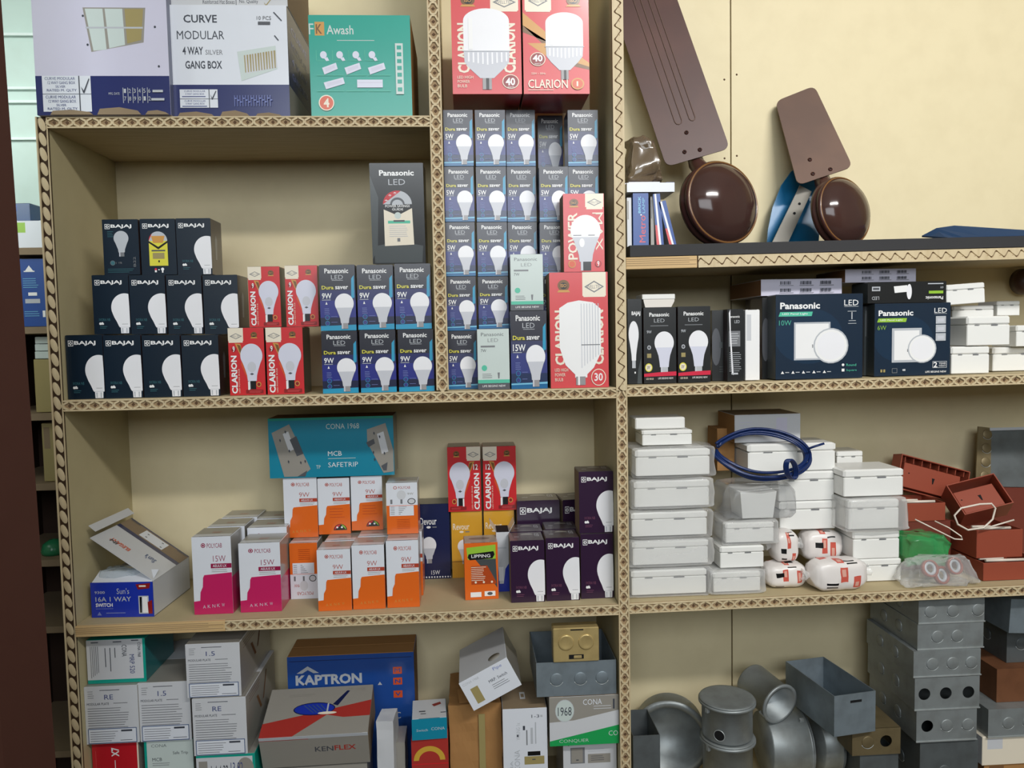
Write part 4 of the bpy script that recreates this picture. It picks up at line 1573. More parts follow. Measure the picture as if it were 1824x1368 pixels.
# ---------------------------------------------------------------- bottom left shelf
def d_docbox(w, h, d, v=0, side='card_grey'):
    """white label side of a deep accessory carton"""
    W, H = 96, 96*h/w if v in (2, 3, 4) else 96
    a = Art(W, H)
    if v == 1:      # turquoise edge, writing turned sideways
        a.rect(0, 0, W, H, 'card_pale').rect(0, 88, W, 96, 'teal').rect(92, 0, W, H, 'teal')
        for k in range(5):
            a.rect(6+3*k, 14, 7+3*k, 84-3*k, 'p_grey')
        for k, (x, n) in enumerate(((30, 60), (38, 70), (46, 40))):
            a.rect(x, 18, x+1.2, n, 'ink')
        a.text('CONA', 58, 12, 66, 38, 'ink', 0, -90).text('MRP 520', 70, 34, 78, 76, 'ink_blue', 0, -90).text('CONA 1968', 84, 8, 89, 40, 'ink', 0, -90)
        a.rect(44, 4, 58, 6, 'ink').rect(74, 2, 86, 4, 'ink').rect(8, 4, 20, 6, 'ink')
    elif v == 2:    # red
        a.rect(0, 0, W, H, 'deep_red').rect(93, 0, W, H, 'cream')
        a.text('X7', 40, 14, 56, 34, 'p_white', 0.03, 90)
        a.rect(46, 42, 47.5, 60, 'p_white').rect(7, 20, 8, 70, 'red_pale')
    elif v == 3:
        a.rect(0, 0, W, H, 'sage').rect(0, 0, 5, H, 'teal')
        a.text('CONA', 14, 8, 44, 14, 'ink', -0.01)
        a.text('MCB', 15, 36, 34, 43, 'ink', -0.01).text('Safe Trip', 56, 24, 86, 32, 'ink', 0)
        a.lines(15, 47, 50, 2, 4, 'p_grey', 1)
    elif v == 4:
        a.rect(0, 0, W, H, 'card_pale').rect(0, 0, W, 4, 'teal').rect(92, 0, W, H, 'teal')
        a.rect(4, 10, 18, 40, 'card_grey').disc(80, 26, 14, 'card_grey', 20)
        a.text('13 82', 56, 14, 76, 32, 'ink_blue').text('1 4 4 32', 24, 18, 52, 40, 'ink')
    else:
        a.rect(0, 0, W, H, 'card_pale')
        a.lines(6, 8, 18, 4, 3.4, 'p_grey', 0.8)
        a.rect(28, 6, 64, 7, 'ink')
        a.text('RE' if v == 0 else '1.5', 36, 14, 52, 22, 'ink_blue')
        a.text('MODULAR PLATE', 4, 27, 44, 31, 'ink', 0.02)
        a.lines(52, 28, 80, 1, 3, 'p_grey', 1)
        a.lines(5, 36, 82, 9, 4, 'p_grey', 0.9)
        a.rect(4, 70, 92, 95, 'label_blue').rect(5.2, 71.2, 90.8, 93.8, 'card_white')
        a.lines(8, 75, 58, 5, 3.8, 'p_grey', 0.9)
        a.rect(64, 73, 84, 76, 'ink').lines(62, 90, 88, 1, 2, 'ink', 0.8)
    sd = Art(60, 96)
    sd.lines(6, 8, 30, 3, 5, 'kraft_dark', 0.8)
    sd.poly([(20, 30), (23, 30), (30, 60), (27, 60)], 'kraft_dark').poly([(40, 10), (42, 10), (34, 52), (32, 52)], 'kraft_dark')
    base = {2: 'deep_red', 3: 'teal', 1: 'teal', 4: 'teal'}.get(v, 'card_pale')
    o = carton('accessory_carton', w, h, d, base, a, right={1: 'teal_dark', 4: 'teal'}.get(v, side), left='card_pale', top={1: 'teal', 3: 'teal'}.get(v, 'card_grey'), flap=False, rart=sd if v in (0, 5) else None, edge=base)
    m = MB()
    m.box((-w/2+0.001, 0.001, h), (w/2-0.001, d*0.5, h+0.0005), {1: 'teal'}.get(v, 'card_grey'))
    m.box((-w/2+0.001, d*0.5+0.001, h), (w/2-0.001, d-0.001, h+0.0004), {1: 'teal'}.get(v, 'card_pale'))
    m.build('top_flap', o)
    return o


GD = 'white accessory cartons on the bottom shelf'
a0 = B(d_docbox, 165, 249, 1320, 1420, 0.03, 0.19, 'S4', 'red carton with a white mark, lowest at the left of the bottom shelf', CT, v=2)
a1 = B(d_docbox, 258, 346, 1318, 1420, 0.03, 0.19, 'S4', 'pale green carton with turquoise edge beside the red one', CT, v=3)
a2 = B(d_docbox, 350, 456, 1344, 1420, 0.012, 0.19, 'S4', 'white and turquoise carton with handwriting, lowest at the foot of the leaning stack', CT, v=4)
b0 = B(d_docbox, 151, 247, 1222, 1318, 0.02, 0.20, a0, 'white label carton standing on the red carton', CT, GD)
b1 = B(d_docbox, 247, 340, 1215, 1310, 0.025, 0.20, a1, 'white label carton in the second stack on the bottom shelf', CT, GD, v=5)
b2 = B(d_docbox, 343, 440, 1243, 1340, 0.010, 0.205, a2, 'white label carton in the leaning stack, lower of two', CT, GD)
B(d_docbox, 154, 260, 1139, 1212, 0.03, 0.13, b0, 'small white carton with turquoise edges, on top of the left stack', CT, v=1)
B(d_docbox, 331, 429, 1146, 1242, 0.012, 0.205, b2, 'white label carton in the leaning stack, upper of two with dented sides', CT, GD, v=5)


def wrinkled(name, w, h, d, m, amp, seed):
    """soft cardboard or paper lump: box with pushed-in faces"""
    from mathutils import noise
    n = 12
    mb = MB()
    off = Vector((seed, seed*2.3, seed*0.7))
    for ax, sg in ((0, -1), (0, 1), (1, -1), (1, 1), (2, -1), (2, 1)):
        vs, fs = [], []
        for i in range(n+1):
            for j in range(n+1):
                q = [0, 0, 0]
                q[ax] = sg
                q[(ax+1) % 3] = -1+2*i/n
                q[(ax+2) % 3] = -1+2*j/n
                p = Vector((q[0]*w/2, d/2+q[1]*d/2, h/2+q[2]*h/2))
                e = noise.noise_vector(p*26+off)*amp+noise.noise_vector(p*60+off)*amp*0.4
                p = p+e
                p.z = max(p.z, 0.0)
                vs.append(Vector((p.x, p.y, 0.0)) if q[2] == -1 else p)
        for i in range(n):
            for j in range(n):
                f = (i*(n+1)+j, (i+1)*(n+1)+j, (i+1)*(n+1)+j+1, i*(n+1)+j+1)
                fs.append(f if sg > 0 else f[::-1])
        mb.add(vs, fs, m)
    o = mb.build(name)
    return o


def d_kap(w, h, d):
    W, H = 226, 226*h/w
    a = Art(W, H)
    a.rect(0, 0, W, H, 'kap_blue')
    a.rect(4, 8, 222, 9, 'devour')
    a.poly([(16, 31), (36, 18), (56, 31), (46, 31), (36, 25), (26, 31)], 'p_silver')
    a.text('KAPTRON', 14, 34, 132, 53, 'p_silver', 0.04)
    for k, y in enumerate((26, 46, 70)):
        a.rect(188, y, 204, y+13, 'orange_red').text('MNV'[k], 191, y+3, 201, y+10, 'kap_blue', 0.02)
    a.text('C', 190, 110, 200, 122, 'p_silver', 0)
    a.poly([(160, 58), (164, 52), (168, 58)], 'p_silver')
    t = Art(226, 80)
    t.rect(0, 38, 226, 40, 'kraft_dark')
    o = carton('appliance_carton', w, h, d, 'kap_blue', a, right='kraft_dark', left='kraft', top='kraft', flap=False, tart=None, edge='kap_blue')
    for y0, y1 in ((0.001, d*0.49), (d*0.51, d-0.001)):
        m = MB()
        m.box((-w/2+0.001, y0, h), (w/2-0.001, y1, h+0.001), 'kraft')
        m.build('top_flap', o)
    return o


B(d_kap, 515, 741, 1166, 1420, 0.158, 0.090, 'S4', 'blue carton with large white capital lettering and brown top, back of the bottom shelf', CT)


def d_flex(w, h, d):
    mb = MB()
    mb.box((-w/2, 0, 0), (w/2, d, h), 'flex_grey', None, 0.001, {'front': 'flex_grey', 'right': 'kraft_grey', 'left': 'teal_dark', 'top': 'flex_grey'})
    FH = 200*h/w
    f = Art(200, FH)
    f.rect(0, 0, 200, FH, 'flex_grey').rect(0, 0, 90, 8, 'flex_red')
    f.rect(92, 14, 188, 48, 'card_grey').text('KEN', 100, 28, 134, 40, 'ink', 0.01).text('FLEX', 136, 27, 176, 39, 'flex_red', 0.02)
    f.put(mb, (-w/2, 0, 0), (1, 0, 0), (0, 0, 1), (0, -1, 0), w, h)
    t = Art(200, 180)
    t.poly([(0, 130), (100, 96), (200, 60), (200, 118), (150, 120), (118, 108), (60, 180), (0, 180)], 'flex_red')
    t.poly([(60, 180), (118, 108), (180, 160), (190, 180)], 'flex_grey')
    t.disc(92, 84, 40, 'devour', 24).disc(92, 84, 38, 'royal', 21)
    t.poly([(126, 70), (150, 20), (156, 20), (136, 76)], 'devour')
    for k in range(5):
        t.poly([(70+8*k, 70), (72+8*k, 69), (92+7*k, 98), (90+7*k, 99)], 'label_blue')
    t.rect(116, 66, 119, 100, 'p_silver').disc(118, 102, 18, 'cream', 5)
    t.lines(40, 26, 90, 2, 6, 'card_grey', 2)
    t.text('TYPE', 150, 12, 186, 22, 'card_grey', 0.02)
    t.put(mb, (-w/2, 0, h), (1, 0, 0), (0, 1, 0), (0, 0, 1), w, d)
    o = mb.build('pump_carton')
    m = MB()
    m.box((-w/2, -0.0006, h-0.006), (w/2, 0.0, h+0.0004), 'p_silver')
    m.build('tape_edge', o)
    return o


P, Q = unp(456, 1330, 0.004), unp(652, 1303, 0.004)
zf = (P.z+Q.z)/2
FHT = 0.072
fx = d_flex(0.193, FHT, 0.118)
fx.location = ((P.x+Q.x)/2+0.001, 0.016+FHT*math.sin(0.33), zf-FHT*math.cos(0.33))
fx.rotation_euler = (0.33, 0, 0.02)
sb = wrinkled('accessory_carton', 0.18, zf-FHT*math.cos(0.33)-ZS4-0.004, 0.075, 'card_grey', 0.0006, 31)
sb.location = ((P.x+Q.x)/2+0.002, 0.040, ZS4+0.001)
tag(sb, 'grey carton underneath the tilted grey and red one, almost out of view', CT)
tag(fx, 'grey and red carton with blue cable drawing, tilted in the middle of the bottom shelf', CT)


def d_small(w, h, d):
    a = Art(62, 42)
    a.rect(0, 0, 62, 42, 'teal_blue').text('Switch', 8, 20, 28, 25, 'p_silver').text('CONA', 34, 18, 58, 24, 'p_silver')
    t = Art(62, 50)
    t.rect(0, 0, 62, 50, 'card_pale').rect(12, 30, 24, 33, 'ink').rect(15, 37, 25, 39, 'ink').poly([(36, 14), (52, 8), (54, 14), (40, 20)], 'red_dark').rect(52, 36, 62, 38, 'ink')
    return carton('accessory_carton', w, h, d, 'teal_blue', a, right='card_grey', left='kraft_grey', top='card_pale', flap=True, tart=t)


def d_arch(w, h, d):
    a = Art(70, 70*h/w)
    a.rect(0, 0, 70, 70*h/w, 'flex_red').disc(34, 42, 30, 'mustard', 28, 20, 0, PI).disc(34, 42, 20, 'flex_red', 18, 20, 0, PI).rect(0, 48, 70, 50, 'red')
    return carton('accessory_carton', w, h, d, 'flex_red', a, right='red_dark', left='kraft_grey', top='brick')


ar = B(d_arch, 733, 800, 1316, 1420, 0.030, 0.10, 'S4', 'dull red carton with a yellow arch under the small blue and white one', CT)
B(d_small, 733, 797, 1280, 1316, 0.026, 0.075, ar, 'small white topped carton with bright blue front on the dull red one', CT, rz=0.05)


P, Q = unp(800, 1280, 0.055), unp(893, 1280, 0.055)
kb = wrinkled('kraft_carton', Q.x-P.x, unp(850, 1254, 0.055).z-ZS4-0.001, 0.14, 'kraft', 0.0025, 4)
kb.location = ((P.x+Q.x)/2, 0.055, ZS4+0.001)
m = MB()
kw, kh = Q.x-P.x, unp(850, 1254, 0.055).z-ZS4-0.001
m.box((-kw*0.3, 0, 0), (kw*0.48, 0.0008, 0.045), 'kraft', T(0, 0.004, kh+0.0035, rx=-1.45, rz=0.1))
m.build('torn_flap', kb)
m = MB()
m.box((-kw*0.06, 0, 0), (kw*0.06, 0.0006, kh*0.9), 'olive', T(0.012, -0.0042, 0.004))
m.build('tape', kb)
tag(kb, 'crumpled plain brown cardboard box on the bottom shelf under the tilted white one', 'box')


def d_upright(w, h, d):
    W, H = 80, 80*h/w
    a = Art(W, H)
    a.rect(0, 0, W, H, 'card_white')
    a.text('1-3', 52, 12, 66, 18, 'ink').rect(68, 13, 72, 17, 'p_silver')
    a.text('WIRING 1x', 24, 26, 31, 58, 'p_silver', 0, 90).rect(36, 32, 40, 40, 'ink').rect(25, 48, 28, 52, 'ink')
    a.rect(42, 40, 44, 68, 'p_grey').rect(50, 36, 54, 66, 'p_silver').rect(58, 26, 60, 66, 'p_silver')
    a.rect(44, 80, 67, 88, 'p_black').rect(38, 89, 74, 104, 'olive').rect(52, 94, 58, 96, 'p_midgrey')
    a.text('CONA', 20, 76, 30, 116, 'p_silver', 0, 90).text('CONA', 12, 96, 17, 140, 'p_silver', 0, 90)
    return carton('accessory_carton', w, h, d, 'card_white', a, right='card_pale', left='card_pale', top='kraft_grey', tart=Art(80, 60).rect(34, 24, 44, 40, 'card_pale').rect(36, 28, 42, 36, 'kraft_grey'))


up = B(d_upright, 896, 976, 1262, 1420, 0.020, 0.11, 'S4', 'upright white carton with a black and tan label, bottom shelf right half', CT)


def d_cona(w, h, d):
    W, H = 132, 78
    a = Art(W, H)
    a.rect(0, 0, W, H, 'card_pale').poly([(0, 0), (W, 0), (W, 24), (46, 38), (0, 40)], 'card_grey')
    a.poly([(0, 70), (132, 48), (132, 78), (0, 78)], 'green')
    a.disc(29, 22, 18, 'p_silver').disc(29, 22, 17, 'sage')
    a.text('1968', 16, 16, 42, 30, 'ink', 0.0)
    a.text('CONA', 64, 5, 100, 14, 'card_white', 0.0).text('CONQUER', 18, 68, 74, 74, 'sage', -0.01).text('CO', 112, 57, 130, 65, 'sage')
    a.rect(121, 6, 124, 22, 'ink').lines(84, 16, 120, 2, 4, 'card_pale', 1)
    return carton('accessory_carton', w, h, d, 'card_pale', a, right='card_grey', left='card_grey', top='kraft_grey', flap=True)


def d_swimg(w, h, d):
    W, H = 104, 104*h/w
    a = Art(W, H)
    a.rect(0, 0, W, H, 'card_pale').rect(14, 14, 42, 46, 'p_grey').rect(16, 16, 38, 44, 'card_grey').rect(25, 38, 30, 40, 'ink')
    a.lines(48, 18, 90, 2, 4, 'p_silver', 1).rect(48, 28, 92, 46, 'card_grey').lines(54, 32, 80, 3, 4, 'ink', 0.9)
    a.poly([(6, 2), (14, 8), (10, 10)], 'ink')
    return carton('accessory_carton', w, h, d, 'card_pale', a, right='card_grey', left='card_grey', top='card_grey')


sw2 = B(d_swimg, 1003, 1099, 1318, 1420, 0.03, 0.12, 'S4', 'white carton with a grey switch picture, lowest in the right corner', CT)
cn = B(d_cona, 978, 1103, 1240, 1314, 0.012, 0.145, sw2, 'grey, white and green carton with a round year badge', CT)


# ---------------------------------------------------------------- metal goods
spec('metal', steel=(150, 156, 157, 0.45), steel_dark=(104, 110, 112, 0.5), steel_blue=(136, 148, 156, 0.45), brass=(210, 186, 128, 0.25), rust=(128, 84, 56, 0.7), bronze=(126, 112, 82, 0.45), zinc=(186, 192, 192, 0.36))
spec('dusty', fan_brown=(66, 40, 36, 0.28), fan_blade=(78, 52, 48, 0.45), fan_small=(98, 76, 66, 0.6), fan_dome=(64, 44, 40, 0.13))
spec('plastic', white_pl=(236, 236, 232), white_warm=(228, 222, 214), terracotta=(150, 72, 52, 0.45), terracotta_dark=(112, 52, 40, 0.5), blue_fan=(20, 108, 158), wire_blue=(20, 42, 92), pvc_grey=(150, 156, 158), rod_white=(226, 214, 200), black_pl=(26, 26, 28, 0.4), brown_cap=(70, 48, 42), wrap=(232, 226, 222, 0.28), wrap_red=(204, 92, 78, 0.3), green_net=(36, 150, 88), green_can=(40, 120, 80, 0.25))


def plate(mb, w, h, t, holes, m, M=None, n=20):
    """upright plate 0..w x 0..h facing -y with round openings (x, z, r)"""
    holes = sorted(holes)
    xs = [0.0]
    for i in range(len(holes)-1):
        xs.append((holes[i][0]+holes[i+1][0])/2)
    xs.append(w)
    if not holes:
        mb.box((0, 0, 0), (w, t, h), m, M)
        return
    for i, (hx, hz, r) in enumerate(holes):
        x0, x1 = xs[i], xs[i+1]
        ang = [2*PI*k/n for k in range(n)]
        for cx_, cz_ in ((x0, 0), (x1, 0), (x1, h), (x0, h)):
            ang.append(math.atan2(cz_-hz, cx_-hx) % (2*PI))
        ang = sorted(set(round(q, 6) for q in ang))
        inn, out = [], []
        for q in ang:
            c, s_ = math.cos(q), math.sin(q)
            ts = []
            if c > 1e-9:
                ts.append((x1-hx)/c)
            if c < -1e-9:
                ts.append((x0-hx)/c)
            if s_ > 1e-9:
                ts.append((h-hz)/s_)
            if s_ < -1e-9:
                ts.append((0-hz)/s_)
            k = min(ts)
            inn.append((hx+r*c, hz+r*s_))
            out.append((hx+k*c, hz+k*s_))
        N = len(ang)
        vs = [(x, 0, z) for x, z in inn]+[(x, 0, z) for x, z in out]+[(x, t, z) for x, z in inn]+[(x, t, z) for x, z in out]
        fs = []
        for k in range(N):
            j = (k+1) % N
            fs += [(k, j, N+j, N+k), (2*N+j, 2*N+k, 3*N+k, 3*N+j), (k, 2*N+k, 2*N+j, j)]
        mb.add(vs, fs, m, M)


def knock(mb, x, z, r, m, M=None):
    """half-sheared knock-out disc, slightly proud of its plate"""
    base = (M or Matrix.Identity(4)) @ T(x, 0, z, rx=PI/2)
    mb.lathe([(r, -0.0004), (r, 0.0008), (r*0.9, 0.0013), (0.0001, 0.0013)], m, base, 22, cap=False)
    pts = [(r*1.12*math.cos(q), r*1.12*math.sin(q), 0.0003) for q in [PI*1.15+PI*0.7*k/8 for k in range(9)]]
    mb.tube(pts, 0.0006, 'zinc', 4, base)


def steel_box(w, h, d, m, front=(), left=(), holes=(), lholes=(), open_='bottom', lip=True, name='conduit_box'):
    """hollow pressed-steel wiring box; front / left = knock-outs, holes = punched-out ones"""
    t = 0.0012
    root = empty(name)
    mb = MB()
    M0_ = Matrix.Translation((-w/2, 0, 0))
    r = min(h*0.27, 0.0115)
    plate(mb, w, h, t, [(x*w, h*0.5, r) for x in holes], m, M0_)
    mb.box((-w/2, d-t, 0), (w/2, d, h), m)
    mb.box((w/2-t, t, 0), (w/2, d-t, h), m)
    ML = Matrix.Translation((-w/2, d-t, 0)) @ Matrix.Rotation(-PI/2, 4, 'Z')
    plate(mb, d-2*t, h, t, [(x*d, h*0.5, r) for x in lholes], m, ML)
    if open_ != 'top':
        mb.box((-w/2+t, t, h-t), (w/2-t, d-t, h), m)
    if open_ != 'bottom':
        mb.box((-w/2+t, t, 0), (w/2-t, d-t, t), m)
    if lip:
        z = 0.0 if open_ == 'bottom' else h-0.0022
        mb.box((-w/2-0.001, -0.0016, z), (w/2+0.001, 0, z+0.0022), 'zinc')
    mb.build('body', root)
    for x in front:
        k = MB()
        knock(k, -w/2+x*w, h*0.5, r, m)
        k.build('knockout', root)
    for x in left:
        k = MB()
        knock(k, x*d, h*0.5, r, m, ML)
        k.build('knockout', root)
    return root


def dims(x0, x1, y0, y1, Y, s):
    xm, ym = (x0+x1)/2, (y0+y1)/2
    a, b = unp(x0, ym, Y), unp(x1, ym, Y)
    xc = (a.x+b.x)/2
    zb = unp(xm, y1, Y).z if s is None else (TOPZ[s.name]+0.0006 if isinstance(s, bpy.types.Object) else sup(s, xc)+0.0012)
    return xc, zb, b.x-a.x, unp(xm, y0, Y).z-zb


def put(o, xc, Y, zb, top, label, cat, group=None, rz=0, ry=0, rx=0):
    o.location = (xc, Y, zb)
    o.rotation_euler = (rx, ry, rz)
    TOPZ[o.name] = top
    return tag(o, label, cat, group)


def steel(x0, x1, y0, y1, Y, d, s, m, label, group=None, rz=0, ry=0, **kw):
    xc, zb, w, h = dims(x0, x1, y0, y1, Y, s)
    o = steel_box(w-0.0008, h, d, m, **kw)
    return put(o, xc, Y, zb, zb+h, label, 'metal box', group, rz, ry)


tr = steel(955, 1098, 1178, 1226, 0.014, 0.15, cn, 'steel_blue', 'open grey steel box standing on the green striped carton', open_='top', lip=False, front=(0.25, 0.55, 0.82))


def brass_plate():
    xc, zb, w, h = dims(986, 1068, 1117, 1178, 0.004, None)
    root = empty('modular_box')
    mb = MB()
    mb.box((-w/2, 0, 0), (w/2, 0.03, h), 'brass', None, 0.0015)
    mb.build('body', root)
    for x in (-0.22, 0.22):
        k = MB()
        k.lathe([(w*0.17, -0.001), (w*0.17, 0.0012), (w*0.15, 0.0022), (w*0.12, 0.0012), (0.0001, 0.0009)], 'brass', T(w*x, 0, h*0.58, rx=PI/2), 28, cap=False)
        k.build('knockout', root)
    k = MB()
    k.box((-w*0.16, -0.0012, h*0.1), (w*0.16, 0.001, h*0.22), 'dark')
    k.box((-w*0.06, -0.0018, h*0.11), (w*0.12, 0.0, h*0.2), 'brass', None, 0.0008)
    k.box((-w*0.12, -0.0008, h*0.93), (w*0.16, 0.001, h*0.96), 'dark')
    k.build('slot', root)
    z = TOPZ[tr.name]+0.0006
    return put(root, xc, 0.010, z, z+h, 'shiny brass coloured box with two round knock-outs resting on the open grey steel box', 'metal box', rx=0.0)


brass_plate()


def tilted_white():
    W, H = 92, 60
    a = Art(W, H)
    a.rect(0, 0, W, H, 'card_white').rect(12, 20, 26, 52, 'olive')
    a.text('CONA 1968', 4, 5, 34, 10, 'p_silver').text('Pipe', 62, 4, 78, 12, 'bluegrey').text('MRP. Switch', 46, 22, 80, 28, 'ink').lines(48, 33, 78, 3, 4, 'p_grey', 1)
    w, h, d = 0.098, 0.058, 0.15
    o = carton('accessory_carton', w, h, d, 'card_white', a, right='card_grey', left='card_pale', top='card_pale', flap=False)
    m = MB()
    m.lathe([(0.012, 0), (0.012, 0.0004), (0.0001, 0.0004)], 'card_grey', T(w*0.25, 0.03, h+0.0002), 20)
    m.build('top_flap', o)
    P = unp(848, 1272, 0.012)
    o.location = (P.x+0.040, 0.012, P.z+0.0285)
    o.rotation_euler = (0, math.radians(-27), 0.0)
    return tag(o, 'white carton rolled over at an angle on the brown cardboard box', CT)


tilted_white()
# pale carton pieces beside the red arch
xc, zb, w, h = dims(672, 702, 1285, 1420, 0.03, 'S4')
o = wrinkled('card_offcut', w, h, 0.05, 'card_pale', 0.0015, 9)
put(o, xc, 0.03, zb, 0, 'pale torn strip of carton standing beside the grey and red one', 'carton', rz=-0.1)
xc, zb, w, h = dims(706, 722, 1322, 1420, 0.05, 'S4')
o = wrinkled('card_offcut', w, h, 0.06, 'card_grey', 0.001, 12)
put(o, xc, 0.05, zb, 0, 'narrow grey piece of carton between the pale strip and the dull red carton', 'carton')

spec('matte', rib_dust=(112, 92, 84), flat_blue=(8, 54, 96, 0.7))  # the darker blue carries the shade on the lying blade's front-facing underside
# ---------------------------------------------------------------- top right shelf: ceiling fans without their rods
def outline_round(pts, r, n=5):
    """round the corners of a convex polygon"""
    out = []
    N = len(pts)
    for i in range(N):
        p, a, b = Vector(pts[i]), Vector(pts[i-1]), Vector(pts[(i+1) % N])
        u, v = (a-p).normalized(), (b-p).normalized()
        for k in range(n+1):
            t = k/n
            out.append(tuple((p+u*r)*(1-t)**2+p*2*t*(1-t)+(p+v*r)*t**2))
    return out


def fan(pm, rm, Y, face, blade, name_label, mdome, mblade, holes, ribs, Yb, depth):
    """motor centre pixel, radius, facing direction, blade corner pixels with their depths"""
    root = empty('ceiling_fan')
    C = unp(pm[0], pm[1], Y)
    rad = rm*(Y-CAM.y)/F
    ax = Vector(face).normalized()
    M = Matrix.Translation(C) @ ax.to_track_quat('Z', 'Y').to_matrix().to_4x4()
    R = rad
    mb = MB()
    mb.lathe([(R*0.0001, R*0.40), (R*0.30, R*0.385), (R*0.55, R*0.33), (R*0.78, R*0.22), (R*0.90, R*0.10), (R*0.93, R*0.05)], mdome, M, 56, cap=False)
    mb.build('motor_cover', root)
    mb = MB()
    mb.lathe([(R*0.93, R*0.055), (R*0.975, R*0.05), (R*1.0, R*0.0), (R*0.985, -R*0.08), (R*0.95, -R*0.10), (R*0.95, -R*0.16), (R*0.985, -R*0.18), (R*0.985, -R*0.30), (R*0.93, -R*0.33), (R*0.90, -R*0.36), (R*0.5, -depth*R), (R*0.0001, -depth*R)], 'fan_brown', M, 56, cap=False)
    mb.build('motor_housing', root)
    mb = MB()
    mb.lathe([(R*0.935, R*0.05), (R*0.955, R*0.07), (R*0.975, R*0.05)], 'gold_dark', M, 56, cap=False)
    mb.build('trim_ring', root)
    # blade
    pts3 = [unp(x, y, yy) for x, y, yy in blade]
    o = (pts3[0]+pts3[1])/2
    top = (pts3[2]+pts3[3])/2
    vz = (top-o).normalized()
    vx = (pts3[1]-pts3[0])
    vx = (vx-vz*vx.dot(vz)).normalized()
    vy = vz.cross(vx)
    if vy.y < 0:
        vy = -vy
    MBl = Matrix(((vx.x, vy.x, vz.x, o.x), (vx.y, vy.y, vz.y, o.y), (vx.z, vy.z, vz.z, o.z), (0, 0, 0, 1)))
    inv = MBl.inverted()
    p2 = [(inv @ p) for p in pts3]
    poly = outline_round([(p.x, p.z) for p in p2], 0.016)
    mb = MB()
    mb.prism(poly, 0.0022, mblade, MBl)
    for (xa, za, xb, zb, w) in ribs:
        L = [(xa-w, -0.0006, za), (xa-w, -0.0006, zb+w), (xa-w*0.7, -0.0006, zb+w*0.3), (xa, -0.0006, zb), (xa+w*0.7, -0.0006, zb+w*0.3), (xa+w, -0.0006, zb+w), (xa+w, -0.0006, za)]
        L = [(p[0]+(xb-xa)*(p[2]-za)/(zb-za), p[1], p[2]) for p in L]
        mb.tube(L, 0.0010, 'rib_dust', 6, MBl)
    mb.build('blade', root)
    for hx, hz in holes:
        mb = MB()
        mb.lathe([(0.0001, 0.003), (0.003, 0.0026), (0.0042, 0.001), (0.0042, 0)], 'fan_brown', MBl @ T(hx, -0.0002, hz, rx=PI/2), 14, cap=False)
        mb.lathe([(0.0001, 0.0032), (0.0016, 0.0031)], 'dark', MBl @ T(hx, -0.0002, hz, rx=PI/2), 10)
        mb.build('screw', root)
    # bracket arm joining the housing and the blade
    mb = MB()
    A = C-ax*R*0.2
    Bp = MBl @ Vector((0, 0.006, 0.03))
    d = (Bp-A).normalized()
    mb.tube([A+d*R*0.7, A+d*R*0.9, MBl @ Vector((0, 0.019, -0.006)), MBl @ Vector((0, 0.014, 0.045))], [0.017, 0.018, 0.016, 0.010], 'fan_brown', 10)
    mb.build('blade_bracket', root)
    root['label'] = name_label
    root['category'] = 'fan'
    return root


fan((1287, 361), 77, 0.10, (0.34, -1, 0.16), [(1187, 297, 0.150), (1300, 264, 0.150), (1187, -56, 0.236), (1080, -24, 0.236)], 'large dark brown ceiling fan motor with one long blade leaning against the wall', 'fan_dome', 'fan_blade',
    [(-0.006, 0.055), (-0.022, 0.018), (0.008, 0.014)], [(-0.014, 0.40, -0.014, 0.075, 0.007), (0.014, 0.40, 0.014, 0.075, 0.006)], 0.2, 0.55)
fan((1504, 376), 64, 0.085, (0.42, -1, 0.18), [(1421, 330, 0.160), (1519, 297, 0.160), (1451, 152, 0.232), (1381, 181, 0.232)], 'small dusty brown fan motor with one short blade standing upright behind it', 'fan_dome', 'fan_small',
    [(-0.018, 0.042), (-0.022, 0.010), (0.014, 0.012)], [], 0.2, 0.6)


def flat_blade(pts, Y, th, m, name, label, cat, Yt=None, extra=None):
    """upright sheet leaning back: outline pixels on plane Y (top at Yt)"""
    ys = [p[1] for p in pts]
    lo, hi = max(ys), min(ys)
    Yt = Y if Yt is None else Yt
    P = [unp(x, y, Y+(Yt-Y)*(lo-y)/(lo-hi)) for x, y in pts]
    mb = MB()
    n = len(P)
    vs = P+[p+Vector((0, th, 0)) for p in P]
    mb.add(vs, [tuple(range(n)), tuple(range(2*n-1, n-1, -1))]+[((i+1) % n, i, n+i, n+(i+1) % n) for i in range(n)], m)
    o = mb.build(name)
    tag(o, label, cat)
    return o


flat_blade([(1366, 437), (1368, 410), (1376, 370), (1392, 330), (1410, 305), (1432, 292), (1452, 296), (1460, 330), (1462, 380), (1458, 436)], 0.205, 0.004, 'blue_fan', 'spare_fan_blade', 'bright blue curved fan blade standing behind the small brown fan', 'fan blade', 0.236)
o = flat_blade([(1374, 436), (1425, 330), (1446, 341), (1402, 436)], 0.150, 0.003, 'card_grey', 'mounting_strap', 'pale perforated metal strap leaning beside the small fan motor', 'strap', 0.20)
for x, y in ((1424, 363), (1415, 380)):
    m = MB()
    m.lathe([(0.0001, 0.0004), (0.0028, 0.0004)], 'dark', T(*unp(x, y, 0.150+0.05*(436-y)/106-0.0012), rx=PI/2), 12, cap=False)
    m.build('bolt_hole', o)

